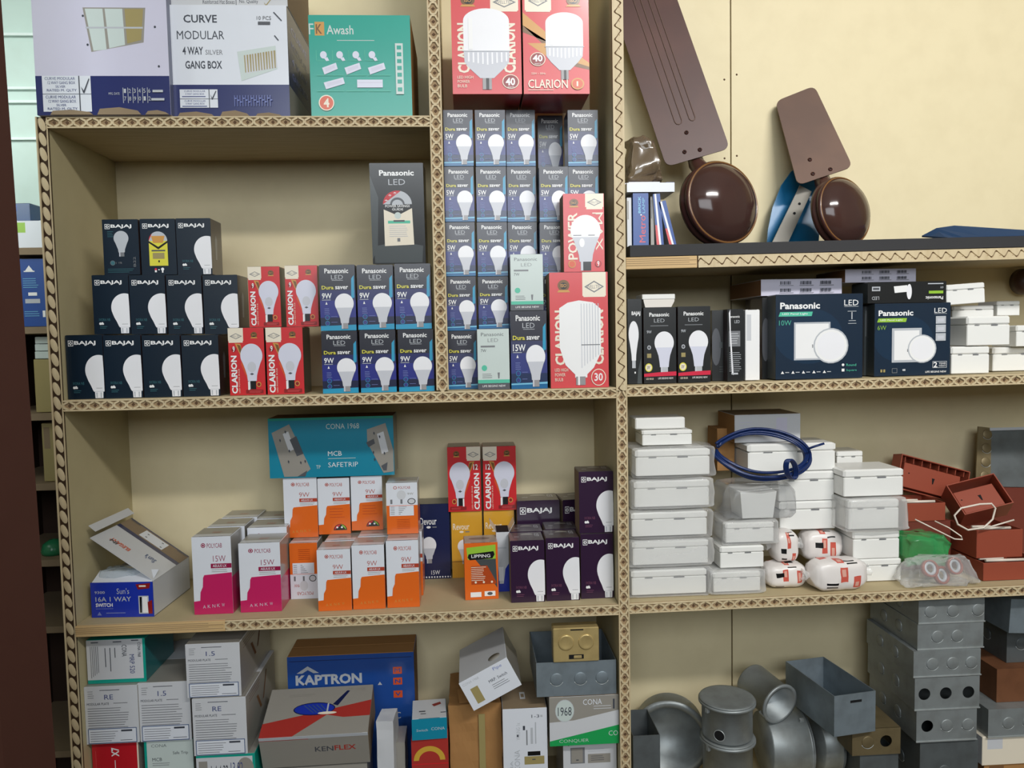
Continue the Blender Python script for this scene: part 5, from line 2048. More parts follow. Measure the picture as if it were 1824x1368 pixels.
# flat blade lying near the back on the right
mb = MB()
za = zR1(0.9)
A = [unp(x, 416, 0.11) for x in (1642, 1668, 1700, 1870)]
prof = [(A[0].x, 0, 0.014), (A[1].x, 0, 0.028), (A[2].x, 0, 0.032), (A[3].x, 0, 0.016)]
vs, fs = [], []
for x, z0_, z1_ in prof:
    z = zR1(x)
    vs += [(x, 0.03, z+0.0006), (x, 0.11, z+z1_), (x, 0.11, z+z1_+0.003), (x, 0.03, z+0.0036)]
for i in range(3):
    for k in range(4):
        fs.append((i*4+k, i*4+(k+1) % 4, (i+1)*4+(k+1) % 4, (i+1)*4+k))
fs += [(3, 2, 1, 0), (12, 13, 14, 15)]
mb.add(vs, fs, 'flat_blue')
tag(mb.build('spare_fan_blade'), 'dark blue fan blade lying flat at the right end of the top shelf', 'fan blade')

# small lamp boxes and a dusty bag in the left corner of the top right shelf
def d_metro(w, h, d):
    a = Art(30, 92)
    a.rect(0, 0, 30, 92, 'kap_blue')
    a.text('BRICK', 10, 5, 15, 34, 'sky', 0.02, 90).text('LAMP', 18, 8, 23, 34, 'sky', 0.02, 90)
    a.text('Metro', 12, 38, 24, 84, 'red_pale', 0.03, 90)
    a.rect(14, 36, 17, 38, 'p_white')
    return carton('lamp_carton', w, h, d, 'kap_blue', a, right='kraft_dark', left='kap_blue', top='kap_blue', edge='kap_blue')


def d_stripe(w, h, d):
    a = Art(20, 92)
    a.rect(0, 0, 20, 92, 'kap_blue').poly([(4, 0), (9, 0), (13, 92), (7, 92)], 'p_white').poly([(0, 54), (5, 54), (8, 92), (0, 92)], 'red_pale')
    return carton('lamp_carton', w, h, d, 'kap_blue', a, right='devour', left='card_pale', top='kap_blue')


def d_plainbox(w, h, d, m='card_pale', m2='card_grey', name='lamp_carton'):
    a = Art(20, 92)
    a.rect(1, 4, 19, 88, m).rect(2, 6, 8, 40, m2)
    return carton(name, w, h, d, m, a, right=m2, left=m2, top=m)


l1 = B(d_plainbox, 1116, 1126, 352, 437, 0.05, 0.07, 'R1', 'pale sliver of a lamp carton against the carved upright', CT)
l2 = B(d_metro, 1127, 1156, 344, 437, 0.045, 0.08, 'R1', 'blue carton with red and white lettering turned on end, beside the upright', CT)
B(d_plainbox, 1158, 1166, 350, 437, 0.05, 0.08, 'R1', 'thin clear and grey pack next to the blue lettered carton', CT, m='card_grey', m2='p_midgrey')
B(d_stripe, 1169, 1183, 345, 437, 0.045, 0.07, 'R1', 'blue carton with red and white stripe leaning, left of the two', CT, ry=-0.07)
B(d_stripe, 1192, 1206, 356, 437, 0.045, 0.07, 'R1', 'blue carton with red and white stripe leaning more, next to the big fan motor', CT, ry=-0.24)


def d_open_tray(w, h, d):
    root = empty('lamp_carton')
    mb = MB()
    t = 0.001
    mb.box((-w/2, 0, 0), (w/2, t, h), 'card_white')
    mb.box((-w/2, d-t, 0), (w/2, d, h), 'card_pale')
    mb.box((-w/2, t, 0), (-w/2+t, d-t, h), 'card_pale')
    mb.box((w/2-t, t, 0), (w/2, d-t, h), 'card_white')
    mb.box((-w/2+t, t, 0), (w/2-t, d-t, t), 'card_pale')
    mb.build('tray', root)
    mb = MB()
    mb.box((-w/2, d*0.3, h), (w*0.32, d*0.7, h+0.004), 'lilac')
    mb.box((-w/2+0.004, 0.003, h), (w*0.2, d*0.3, h+0.002), 'card_white')
    mb.build('side_flap', root)
    mb = MB()
    mb.box((w*0.33, 0.002, h), (w/2, d*0.9, h+0.0015), 'box_navy')
    mb.build('end_flap', root)
    return root


xc, zb, w, h = dims(1117, 1202, 314, 336, 0.04, None)
zb = max(TOPZ[l2.name], TOPZ[l1.name])+0.001
tb = put(d_open_tray(w, h*0.75, 0.08), xc, 0.042, zb, zb+h*0.75+0.004, 'white opened carton with navy flap lying across the blue lamp cartons', CT)
bag = film(0.062, 0.09, 0.085, 0.010, 5, 'film_brown', pinch=0.45)
bag.location = (unp(1146, 300, 0.09).x, 0.075, TOPZ[tb.name]+0.001)
tag(bag, 'dusty brownish plastic bag slumped on the white opened carton in the corner', 'bag')

# ---------------------------------------------------------------- upper middle right shelf

def d_blackhalf(w, h, d):
    W, H = 62, 140
    a = Art(W, H)
    a.rect(0, 0, W, H, 'darkcard')
    a.text('BAJAJ', 18, 20, 56, 28, 'p_white', 0.03)
    a.bulb(26, 36, 22, 78, 'p_bulb', None, 'p_silver')
    a.poly([(44, 118), (58, 96), (60, 140), (40, 140)], 'slate').rect(28, 120, 34, 123, 'p_white')
    return carton('bulb_carton', w, h, d, 'darkcard', a, right='p_black', left='p_black', top='p_black')


o = B(d_blackhalf, 1117.5, 1144, 533, 673, 0.035, 0.055, 'R2', 'black bulb carton half hidden at the carved upright, right section', CT)
G8 = 'black 9W bulb cartons'
k1 = B(d_black9, 1146, 1205, 548, 672, 0.03, 0.058, 'R2', 'black 9W carton with red stripe, left of the two', CT, G8)
k2 = B(d_black9, 1207, 1266, 546, 672, 0.026, 0.058, 'R2', 'black 9W carton with red stripe, right of the two', CT, G8)


def d_cap(w, h, d):
    mb = MB()
    mb.prism([(-w/2, h), (-w/2+0.002, h*0.45), (-w*0.42, 0), (w*0.40, 0), (w/2, h*0.45), (w/2, h)], d, 'white_warm')
    mb.box((-w/2-0.001, -0.001, h*0.6), (w/2+0.001, d, h), 'white_pl', None, 0.001)
    return mb.build('switch_plate')


B(d_cap, 1144, 1202, 524, 546, 0.04, 0.05, k1, 'white plastic cover lying on the left black 9W carton', 'cover')


def d_side(w, h, d, v=0):
    W, H = 34, 120
    a = Art(W, H)
    a.rect(0, 0, W, H, 'darkcard')
    if v == 0:
        a.disc(10, 62, 12, 'p_midgrey', 32).rect(18, 54, 26, 64, 'slate').lines(18, 96, 30, 3, 4, 'slate', 1)
    else:
        a.text('Panasonic', 4, 10, 26, 14, 'p_white', 0.01).text('LED', 15, 18, 26, 23, 'p_silver', 0)
        a.rect(3, 36, 27, 62, 'p_grey').lines(5, 40, 25, 5, 4, 'card_pale', 1)
        a.poly([(3, 6), (6, 0), (7, 36), (13, 110), (9, 108), (6, 60)], 'p_bulb')
        a.lines(4, 72, 30, 10, 3.4, 'p_silver', 0.8)
        a.rect(8, 106, 22, 109, 'p_silver')
    return carton('bulb_carton', w, h, d, 'darkcard', a, right='p_black', left='navy_side', top='p_black')


B(d_side, 1268, 1293, 553, 672, 0.05, 0.05, 'R2', 'dark carton turned sideways with a grey lamp print, beside the black 9W pair', CT, rz=-0.1)
k3 = B(d_side, 1295, 1325, 551, 672, 0.026, 0.05, 'R2', 'black carton showing its narrow printed side with white cable print', CT, v=1)
B(d_plainbox, 1327, 1354, 552, 672, 0.03, 0.06, 'R2', 'plain white narrow carton left of the large 10W panel carton', CT, m='p_white', m2='card_pale')
B(d_side, 1357, 1379, 530, 673, 0.06, 0.06, 'R2', 'tall dark carton edge tucked behind the large 10W panel carton', CT)
p10 = B(d_panel, 1381, 1537, 524, 675, 0.022, 0.045, 'R2', 'large dark blue panel light carton marked 10W', CT, watt='10W')
B(d_plainbox, 1539, 1557, 545, 672, 0.06, 0.06, 'R2', 'grey carton edge between the two large panel light cartons', CT, m='slate', m2='p_grey')
p6 = B(d_panel, 1557, 1693, 540, 673, 0.03, 0.055, 'R2', 'dark blue panel light carton marked 6W with a green stripe', CT, watt='6W')


def d_barcode(w, h, d):
    W, H = 170, 40
    a = Art(W, H)
    a.rect(0, 0, W, H, 'lilac')
    for i in range(3):
        for j in range(2):
            x, y = 40+i*42, 5+j*18
            for k in range(9):
                a.rect(x+k*2.6, y, x+k*2.6+(1.2 if (k*7+i) % 3 else 2), y+8, 'ink')
            a.rect(x-2, y+10, x+28, y+11, 'p_grey')
    return carton('panel_light_carton', w, h, d, 'lilac', a, right='card_grey', left='kraft_dark', top='card_grey', flap=True)


bk = B(d_barcode, 1355, 1500, 497, 526, 0.062, 0.17, None, 'lilac carton end printed with barcodes, lying on the black boxes left of the 10W top', CT, rz=0.0)
hid = B(d_side, 1360, 1500, 528, 672, 0.125, 0.10, 'R2', 'dark carton hidden behind the large 10W panel carton', CT)


def d_spot(w, h, d):
    W, H = 152, 38
    a = Art(W, H)
    a.rect(0, 0, W, H, 'darkcard')
    a.text('LED', 8, 26, 22, 32, 'p_silver', 0, 180).rect(8, 8, 24, 16, 'p_silver').rect(10, 10, 22, 14, 'p_midgrey')
    a.poly([(50, 8), (76, 6), (78, 18), (52, 20)], 'p_white').disc(80, 18, 5, 'p_bulb', 14)
    a.text('Panasonic', 112, 27, 146, 33, 'p_white', 0.02, 180).rect(118, 17, 146, 22, 'p_lime').text('6W', 140, 9, 146, 13, 'p_silver', 0, 180).rect(116, 3, 146, 5, 'p_silver')
    return carton('spotlight_carton', w, h, d, 'darkcard', a, right='p_black', left='slate', top='p_black')


sp_ = B(d_spot, 1545, 1686, 502, 538, 0.034, 0.06, p6, 'black spotlight carton lying upside down on the 6W panel carton', CT)
B(d_barcode, 1505, 1632, 479, 501, 0.05, 0.12, sp_, 'lilac carton end printed with barcodes, topmost above the spotlight carton', CT)


def d_white(w, h, d, bag=False):
    """white surface-mount box: body, overhanging cover with softened edges, knock-out mark"""
    root = empty('switch_box')
    mb = MB()
    mb.box((-w/2+0.0006, 0.0008, 0), (w/2-0.0006, d-0.0008, h*0.70), 'white_pl', None, 0.0012)
    mb.build('body', root)
    mb = MB()
    mb.box((-w/2, 0, h*0.705), (w/2, d, h), 'white_pl', None, 0.0028)
    mb.build('cover', root)
    mb = MB()
    mb.box((w*0.06, -0.0003, h*0.68), (w*0.2, 0.0006, h*0.72), 'p_grey')
    mb.box((-w*0.32, -0.0003, h*0.69), (-w*0.22, 0.0006, h*0.715), 'p_grey')
    mb.build('notch', root)
    return root


WB = 'white plastic switch boxes'


def W_(x0, x1, y0, y1, Y, d, s, label, rz=0.0, ry=0.0):
    return B(d_white, x0, x1, y0, y1, Y, d, s, label, 'switch box', WB, rz, ry)


w1 = W_(1694, 1764, 617, 668, 0.03, 0.07, 'R2', 'white plastic box standing directly on the shelf right of the 6W carton')
w2 = W_(1722, 1801, 563, 615, 0.026, 0.085, w1, 'white plastic box with rounded cover, stacked above the one on the shelf')
W_(1686, 1757, 505, 541, 0.05, 0.06, None, 'white plastic box tipped on top, right of the spotlight carton', 0, -0.06)
w3 = W_(1768, 1860, 618, 668, 0.07, 0.08, 'R2', 'shaded white plastic box at the right picture edge, on the shelf')
W_(1810, 1870, 579, 613, 0.05, 0.07, w3, 'white plastic box cut by the right edge, upper')
W_(1696, 1772, 544, 570, 0.12, 0.07, None, 'white plastic cover lying behind the stacked box')
W_(1776, 1818, 536, 562, 0.12, 0.06, None, 'small white plastic lid at the back right')
mb = MB()
R_ = 0.028
mb.lathe([(R_*0.3, 0.03), (R_*0.75, 0.028), (R_*0.95, 0.016), (R_, 0), (R_*0.92, 0.0), (R_*0.86, 0.014), (R_*0.3, 0.022)], 'brown_cap', None, 36)
o = mb.build('fan_canopy')
P = unp(1820, 502, 0.235)
o.location = P
o.rotation_euler = (PI/2, 0, 0)
tag(o, 'round brown fan canopy hung on the back panel at the right edge', 'canopy')

# ---------------------------------------------------------------- lower right shelf: white boxes, wrapped packs, wire
def bagged(o, m, seed, label, grow=0.006, amp=0.0028, pinch=0.0, tail=None):
    """clear bag round a placed box"""
    P = PROTO_DIM[o.name]
    w, h, d = P
    o.location.z += 0.0030
    f = film(w+grow*2, h+0.0080, d+grow*2, amp, seed, m, boxy=True)
    f.location = (o.location.x, o.location.y-grow, o.location.z-0.0030)
    TOPZ[o.name] = f.location.z+h+0.0092
    return tag(f, label, 'bag')


PROTO_DIM = {}
_B = B


def B(fn, x0, x1, y0, y1, Y, d, s, *a, **k):
    o = _B(fn, x0, x1, y0, y1, Y, d, s, *a, **k)
    bb = [Vector(c) for c in (o.bound_box if o.type == 'MESH' else [])]
    p, pw, ph, pd = PROTO[(fn.__name__, tuple(sorted((q, v) for q, v in k.items() if q not in ('rz', 'ry', 'name', 'gap'))))]
    PROTO_DIM[o.name] = (pw*o.scale.x, ph*o.scale.z, pd*o.scale.y)
    return o


ROWN = ['lowest', 'second from the bottom', 'middle', 'fourth from the bottom', 'fifth from the bottom']
prev = 'R3'
for k, (x0, x1, yt, yb) in enumerate(((1124, 1260, 1018, 1069), (1126, 1263, 966, 1014), (1124, 1261, 915, 962), (1129, 1265, 859, 908), (1131, 1266, 803, 853))):
    o = W_(x0, x1, yt, yb, 0.028+0.002*(k % 2), 0.07, prev, 'long white plastic box, %s of the bagged stack beside the upright' % ROWN[k])
    bagged(o, 'film_milky' if k % 2 else 'film', 30+k, 'clear crumpled bag round the %s box of the stack beside the upright' % ROWN[k], 0.0055, 0.0034)
    prev = o
top1 = W_(1143, 1234, 766, 799, 0.035, 0.06, prev, 'small white plastic box on top of the bagged stack')


def d_lid(w, h, d):
    mb = MB()
    mb.box((-w/2, 0, 0), (w/2, d, h), 'white_pl', None, 0.002)
    return mb.build('switch_box_cover')


B(d_lid, 1131, 1221, 744, 763, 0.042, 0.055, top1, 'white plastic cover lying loose on the topmost small box', 'cover')

prev = 'R3'
cl = []
for k, (x0, x1, yt, yb, Y, ba) in enumerate(((1270, 1356, 1022, 1066, 0.026, 1), (1282, 1362, 973, 1018, 0.030, 0), (1292, 1380, 934, 968, 0.040, 1))):
    o = W_(x0, x1, yt, yb, Y, 0.075, prev, 'shorter white plastic box, %s of the second stack' % ('lowest', 'middle', 'upper')[k])
    if ba:
        bagged(o, 'film_milky', 40+k, 'milky plastic bag round the %s box of the second stack' % ('lowest', 'middle', 'upper')[k], 0.0055, 0.0036)
    prev = o
    cl.append(o)


def d_wedge(w, h, d):
    mb = MB()
    mb.prism([(-w*0.44, 0), (w*0.40, 0), (w*0.5, h), (w*0.1, h*0.93), (-w*0.5, h)], d, 'white_pl')
    return mb.build('switch_box_cover')


wd = B(d_wedge, 1318, 1384, 876, 912, 0.045, 0.06, cl[2], 'white plastic part with a notched rim in a loose bag under the blue wire', 'cover')
fb = film(0.142, 0.064, 0.105, 0.004, 47, 'film_grey', pinch=0.12)
fb.location = (wd.location.x+0.004, 0.034, wd.location.z-0.001)
tag(fb, 'loose greyish plastic bag hanging open under the blue wire coil', 'bag')

# stack behind, with the brown carton
s1 = W_(1388, 1490, 893, 943, 0.095, 0.075, None, 'white plastic box with ridged cover above the wrapped packs, lowest of three')
s2 = W_(1386, 1488, 840, 889, 0.095, 0.075, s1, 'white plastic box, middle of the three behind the blue wire')
s3 = W_(1331, 1490, 790, 837, 0.098, 0.08, s2, 'long white plastic box lying across the stack behind the blue wire')


def d_pinkish(w, h, d):
    a = Art(120, 46)
    a.rect(0, 0, 120, 46, 'card_pale').rect(76, 6, 96, 34, 'lilac').lines(8, 12, 40, 2, 5, 'lilac', 1)
    return carton('switch_box_carton', w, h, d, 'card_pale', a, right='card_pale', left='kraft', top='kraft_grey')


B(d_pinkish, 1308, 1426, 738, 780, 0.12, 0.10, s3, 'pale carton with brown cardboard side, topmost behind the blue wire coil', CT)
kbx = wrinkled('kraft_carton', 0.035, 0.085, 0.06, 'kraft', 0.0012, 6)
P = unp(1293, 838, 0.165)
kbx.location = (P.x, 0.165, P.z)
tag(kbx, 'small upright piece of brown cardboard carton behind the left end of the wire coil', 'carton')

# right hand stack of four
prev = 'R3'
W4 = []
for k, (x0, x1, yt, yb) in enumerate(((1524, 1607, 996, 1043), (1519, 1604, 946, 994), (1511, 1603, 893, 942), (1502, 1611, 836, 889))):
    o = W_(x0, x1, yt, yb, 0.055, 0.085, prev, 'white plastic box, %s of four left of the red trays' % ('lowest', 'second from the bottom', 'third from the bottom', 'topmost')[k])
    if k == 2:
        bagged(o, 'film_milky', 52, 'crumpled milky bag round the third box of four by the red trays', 0.009, 0.004)
    prev = o
    W4.append(o)
W_(1490, 1538, 804, 836, 0.16, 0.06, None, 'small white plastic box at the back between the two stacks')

# blue coil of wire
def coil():
    root = empty('wire_coil')
    YC = 0.060
    for k in range(7):
        mb = MB()
        rnd = random.Random(k+3)
        rx, ry_ = 84+rnd.uniform(-7, 6), 37+rnd.uniform(-5, 6)
        cx_, cy_ = 1356+rnd.uniform(-4, 5), 809+rnd.uniform(-4, 3)
        pts = []
        for i in range(60):
            a = math.radians(160+rnd.uniform(-2, 2)) - math.radians(338)*i/59
            sq = 1-0.35*max(0, -math.cos(a))**2
            x = cx_+rx*math.cos(a)
            y = cy_-ry_*math.sin(a)*(1.0 if math.cos(a) > 0 else sq)-6*math.cos(a+0.4)*-1
            # the loops lie slanting: lower strands come forward
            pts.append(unp(x, y, YC+0.034*math.sin(a)+0.0026*(k % 3)))
        mb.tube(pts, 0.0026, 'wire_blue', 8)
        mb.build('wire_loop', root)
    mb = MB()
    for q in range(3):
        mb.tube([unp(1406+3*q+9*math.cos(a), 836+17*math.sin(a+0.3), 0.018+0.012*math.sin(a+1)) for a in [2*PI*i/24 for i in range(24)]], 0.0022, 'wire_blue', 7, None, True)
    mb.build('tie_knot', root)
    mb = MB()
    mb.tube([unp(1438, 800, 0.050), unp(1452, 795, 0.046), unp(1468, 790, 0.044)], 0.0022, 'wire_blue', 7)
    mb.build('wire_end', root)
    return tag(root, 'coil of dark blue wire tied with a knot, resting on the white boxes', 'wire')


coil()


spec('print', label_pink=(222, 168, 152))


def pouch(w, h, d, seed, stripes=5):
    """shrink-wrapped pack: pillow tied at both ends, red labels and black bars on the wrapper"""
    from mathutils import noise
    rnd = random.Random(seed)
    mb = MB()
    n, rg = 40, 30
    off = Vector((seed*1.7, 0, seed))
    P = []
    for i in range(rg+1):
        u = -1+2*i/rg
        r = (1-abs(u)**5)**0.5*0.92+0.10
        if abs(u) > 0.9:
            r *= 1+0.5*math.sin((abs(u)-0.9)*31)*0.4
        for k in range(n):
            a = 2*PI*k/n
            e = 0.55
            yy = math.copysign(abs(math.cos(a))**e, math.cos(a))*d/2*r
            zz = math.copysign(abs(math.sin(a))**e, math.sin(a))*h/2*r
            p = Vector((u*w/2, yy+d/2, zz+h/2))
            p += noise.noise_vector(p*60+off)*0.0018
            p.z = max(p.z, 0.0003)
            P.append(p)
    spots = [(5+((7*q+rnd.randint(0, 2)) % (rg-12)), (q*9+rnd.randint(0, 3)) % n) for q in range(stripes+2)]
    bars = [(3+((9*q+3+rnd.randint(0, 2)) % (rg-12)), (q*9+5+rnd.randint(0, 2)) % n) for q in range(stripes+2)]
    buck = {'wrap': [], 'wrap_red': [], 'p_black': [], 'label_pink': []}
    for i in range(rg):
        for k in range(n):
            m = 'wrap'
            for (bi, bk) in spots:
                if 0 <= i-bi < 4 and (k-bk) % n < 4:
                    m = 'wrap_red'
                    if 1 <= i-bi < 3 and 1 <= (k-bk) % n < 3:
                        m = 'label_pink'
            for (bi, bk) in bars:
                if 0 <= i-bi < 6 and (k-bk) % n < 1:
                    m = 'p_black'
            k2 = (k+1) % n
            buck[m].append((i*n+k, i*n+k2, (i+1)*n+k2, (i+1)*n+k))
    for m, fs in buck.items():
        if fs:
            us = sorted({q for f in fs for q in f})
            ix = {q: j for j, q in enumerate(us)}
            mb.add([P[q] for q in us], [tuple(ix[q] for q in f) for f in fs], m, None, True)
    mb.add([P[q] for q in range(n)], [tuple(range(n))], 'wrap')
    mb.add([P[rg*n+q] for q in range(n)], [tuple(range(n))], 'wrap')
    o = mb.build('wrapped_pack')
    for sg in (-1, 1):
        m = MB()
        vs = []
        for i in range(5):
            for k in range(10):
                a = 2*PI*k/10
                rr = 0.10+0.09*i/4+0.05*math.sin(3*a+i)*i/4
                vs.append((sg*(w/2+0.012*i/4), d/2+d*rr*math.cos(a), h/2+h*rr*math.sin(a)))
        m.add(vs, [(i*10+k, i*10+(k+1) % 10, (i+1)*10+(k+1) % 10, (i+1)*10+k) for i in range(4) for k in range(10)], 'film_milky', None, True)
        m.build('gathered_end', o)
    return o


GW = 'wrapped packs with red labels'
pk = {}
for nm, x0, x1, yt, yb, Y, s, rz, ry, lab in (('a', 1368, 1442, 1008, 1058, 0.035, 'R3', 0, 0, 'white wrapped pack with red labels on the shelf, left lower one'),
                                      ('f', 1452, 1556, 1002, 1060, 0.006, 'R3', 0.10, 0, 'front white wrapped pack with red labels and black bars, at the shelf edge'),
                                      ('b', 1383, 1428, 950, 1004, 0.048, 'a', 0.05, 0.0, 'white wrapped pack with red labels, left one of the upper pair'),
                                      ('c', 1434, 1505, 950, 1002, 0.080, None, -0.05, 0.0, 'white wrapped pack with red labels, right one of the upper pair')):
    xc, zb, w, h = dims(x0, x1, yt, yb, Y, pk.get(s, s))
    o = pouch(w, h, 0.055, ord(nm), 5)
    pk[nm] = put(o, xc, Y, zb, zb+h, lab, 'pack', GW, rz, ry)
xc, zb, w, h = dims(1448, 1516, 1006, 1058, 0.085, 'R3')
o = pouch(w, h, 0.05, 77, 4)
put(o, xc, 0.085, zb, zb+h, 'white wrapped pack with red labels at the back, mostly hidden by the front one', 'pack', GW)


# brick red plastic trays
def red_tray(w, h, d, ribs=True, m='terracotta'):
    """shallow plastic back box seen from its ribbed open side: w x h face, depth d"""
    root = empty('back_box')
    t = 0.002
    mb = MB()
    mb.box((-w/2, 0, 0), (w/2, d, t), m)
    mb.box((-w/2, 0, h-t), (w/2, d, h), m)
    mb.box((-w/2, 0, t), (-w/2+t, d, h-t), m)
    mb.box((w/2-t, 0, t), (w/2, d, h-t), m)
    mb.box((-w/2+t, d-t, t), (w/2-t, d, h-t), m)
    mb.build('shell', root)
    mb = MB()
    mb.box((-w*0.41, d*0.25, h*0.1), (w*0.41, d*0.25+t, h*0.80), m, None, 0.001)
    mb.box((-w*0.41, d*0.25+t, h*0.1), (-w*0.40, d-t, h*0.80), m)
    mb.box((w*0.40, d*0.25+t, h*0.1), (w*0.41, d-t, h*0.80), m)
    mb.build('inner_panel', root)
    if ribs:
        for k in range(8):
            mb = MB()
            x = -w*0.43+w*0.86*k/7
            mb.box((x, d*0.15, h*0.81), (x+0.0014, d-t, h-t), m)
            mb.build('rib', root)
    mb = MB()
    mb.prism([(-0.003, 0.006), (0.003, 0.006), (0.001, -0.006), (-0.001, -0.006)], 0.0006, 'dark', T(0.004, d*0.25-0.0005, h*0.46))
    mb.lathe([(0.0001, 0.0004), (0.0014, 0.0004)], 'dark', T(-w*0.33, d*0.25-0.0002, h*0.52, rx=PI/2), 10, cap=False)
    mb.build('screw_slot', root)
    return root


def flat_red(w, h, d, rod=True, m='terracotta'):
    root = empty('back_box')
    mb = MB()
    t = 0.002
    mb.box((-w/2, 0, 0), (w/2, t, h), m, None, 0.0008)
    mb.box((-w/2, d-t, 0), (w/2, d, h), m)
    mb.box((-w/2, t, 0), (-w/2+t, d-t, h), m)
    mb.box((w/2-t, t, 0), (w/2, d-t, h), m)
    mb.box((-w/2+t, t, 0), (w/2-t, d-t, t), m)
    mb.build('shell', root)
    if rod:
        mb = MB()
        mb.tube([(-w*0.4, 0.012, h+0.001), (w*0.3, 0.010, h+0.001)], 0.0028, 'rod_white', 8)
        mb.tube([(-w*0.44, 0.024, h+0.0015), (-w*0.05, 0.022, h+0.0015)], 0.0028, 'rod_white', 8)
        mb.build('white_insert', root)
    return root


TC = 'brick red plastic back boxes'
P = unp(1656, 850, 0.18)
o = red_tray(0.155, 0.072, 0.030)
o.location = (P.x, 0.175, P.z-0.040)
o.rotation_euler = (-0.18, math.radians(16), 0.02)
tag(o, 'brick red tray with a ribbed rim, tipped up against the back panel', 'back box', TC)
xc, zb, w, h = dims(1752, 1860, 984, 1016, 0.03, None)
r1 = put(flat_red(w, h, 0.10), xc, 0.03, zR3(xc)+0.0006, zR3(xc)+h+0.003, 'brick red plastic box lowest at the right picture edge', 'back box', TC)
xc, zb, w, h = dims(1740, 1822, 944, 976, 0.05, r1)
r2 = put(flat_red(w, h, 0.09), xc, 0.05, zb, zb+h+0.003, 'brick red plastic box with white insert, second from the bottom at the right', 'back box', TC)
# open box tipped forward on top
P = unp(1768, 938, 0.075)
o = red_tray(0.096, 0.070, 0.050, False)
o.location = (P.x, 0.085, TOPZ[r2.name]+0.030)
o.rotation_euler = (-0.75, math.radians(-14), -0.1)
tag(o, 'open brick red box tipped back on the red pile below the metal frame', 'back box', TC)
xc, zb, w, h = dims(1612, 1683, 896, 928, 0.115, None)
base = wrinkled('back_box', w*1.2, zb-zR3(xc)-0.002, 0.07, 'terracotta_dark', 0.0008, 15)
base.location = (xc+0.004, 0.115, zR3(xc)+0.0016)
tag(base, 'dark red plastic box standing behind the green bag and carrying another', 'back box')
r4 = put(flat_red(w, h, 0.08), xc, 0.113, zb, zb+h+0.003, 'brick red plastic box with white inserts under the tipped ribbed tray', 'back box', TC)
# loops of white beading
mb = MB()
loop = [(1700, 918), (1712, 905), (1745, 898), (1766, 897), (1773, 905), (1768, 925), (1752, 940), (1724, 944), (1706, 934)]
mb.tube([unp(x, y, 0.024) for x, y in loop], 0.0018, 'rod_white', 8, None, True)
tag(mb.build('cable_loop'), 'loop of white cable hanging in front of the tipped red box', 'cable')
mb = MB()
mb.tube([unp(x, y, Y) for x, y, Y in ((1630, 925, 0.06), (1660, 940, 0.05), (1700, 960, 0.045), (1714, 961, 0.045), (1712, 955, 0.05), (1690, 940, 0.06), (1665, 928, 0.07))], 0.0013, 'rod_white', 8)
tag(mb.build('cable_loop'), 'thin white cable bent over the green bag', 'cable')
mb = MB()
mb.tube([unp(1752, 942, 0.04), unp(1806, 926, 0.04)], 0.0016, 'rod_white', 8)
tag(mb.build('cable_clip'), 'short straight white strip lying on the red pile', 'strip')
# bags in front of the red pile
gz = zR3(0.62)
g = film(0.085, 0.058, 0.07, 0.008, 61, 'film_green')
g.location = (unp(1655, 960, 0.060).x, 0.060, gz+0.024)
tag(g, 'green plastic bag squeezed between the white stack and the red boxes', 'bag')
cb = film(0.140, 0.052, 0.046, 0.008, 63, 'film', pinch=0.35)
cb.location = (unp(1680, 1010, 0.006).x, 0.008, zR3(0.65)+0.0022)
tag(cb, 'clear plastic bag of reddish rings lying at the shelf front', 'bag')
for k, (x, y) in enumerate(((1655, 1012), (1700, 1008), (1678, 1026))):
    mb = MB()
    mb.lathe([(0.013, -0.004), (0.016, -0.004), (0.016, 0.004), (0.013, 0.004), (0.013, -0.004)], 'terracotta', None, 24, cap=False)
    mb.lathe([(0.008, -0.003), (0.013, -0.001), (0.013, 0.001), (0.008, 0.003), (0.008, -0.003)], 'p_silver', None, 24, cap=False)
    o = mb.build('plastic_ring')
    P = unp(x, y, 0.028)
    o.location = (P.x, 0.026+0.002*k, max(P.z, zR3(P.x)+0.016))
    o.rotation_euler = (1.2, 0.2*k, 0.1)
    tag(o, 'reddish plastic ring inside the clear bag, %s' % ('left', 'right', 'lower middle')[k], 'ring')
# steel frame leaning at the back right
P0, P1 = unp(1752, 868, 0.16), unp(1776, 747, 0.225)
fr_ = steel_box(0.15, 0.115, 0.05, 'steel_dark', open_='top', lip=False, lholes=(), left=())
root = empty('conduit_box')
mb = MB()
mb.prism([(0, 0), (0.032, -0.004), (0.050, 0.118), (0.022, 0.122)], 0.003, 'bronze')
mb.build('side', root)
mb = MB()
mb.prism([(0.032, -0.004), (0.16, -0.01), (0.16, 0.112), (0.050, 0.118)], 0.003, 'steel_dark', T(0, 0.004, 0))
mb.box((0.046, -0.001, 0.112), (0.16, 0.002, 0.118), 'p_silver')
mb.build('body', root)
for k in range(4):
    m = MB()
    knock(m, 0.022+0.0058*k, 0.018+0.029*k, 0.010, 'bronze')
    m.build('knockout', root)
for c in [c for c in COL.objects if c.parent == fr_]:
    bpy.data.objects.remove(c)
bpy.data.objects.remove(fr_)
root.location = (P0.x, 0.185, P0.z)
root.rotation_euler = (-0.22, 0, 0)
tag(root, 'dark steel box with a row of knock-outs leaning at the back right edge', 'metal box')
hb = wrinkled('back_box', 0.11, P0.z-zR3(0.75)-0.003, 0.05, 'terracotta_dark', 0.0006, 19)
hb.location = (P0.x+0.06, 0.190, zR3(P0.x+0.12)+0.002)
tag(hb, 'dark red box at the back right under the leaning steel box', 'back box')

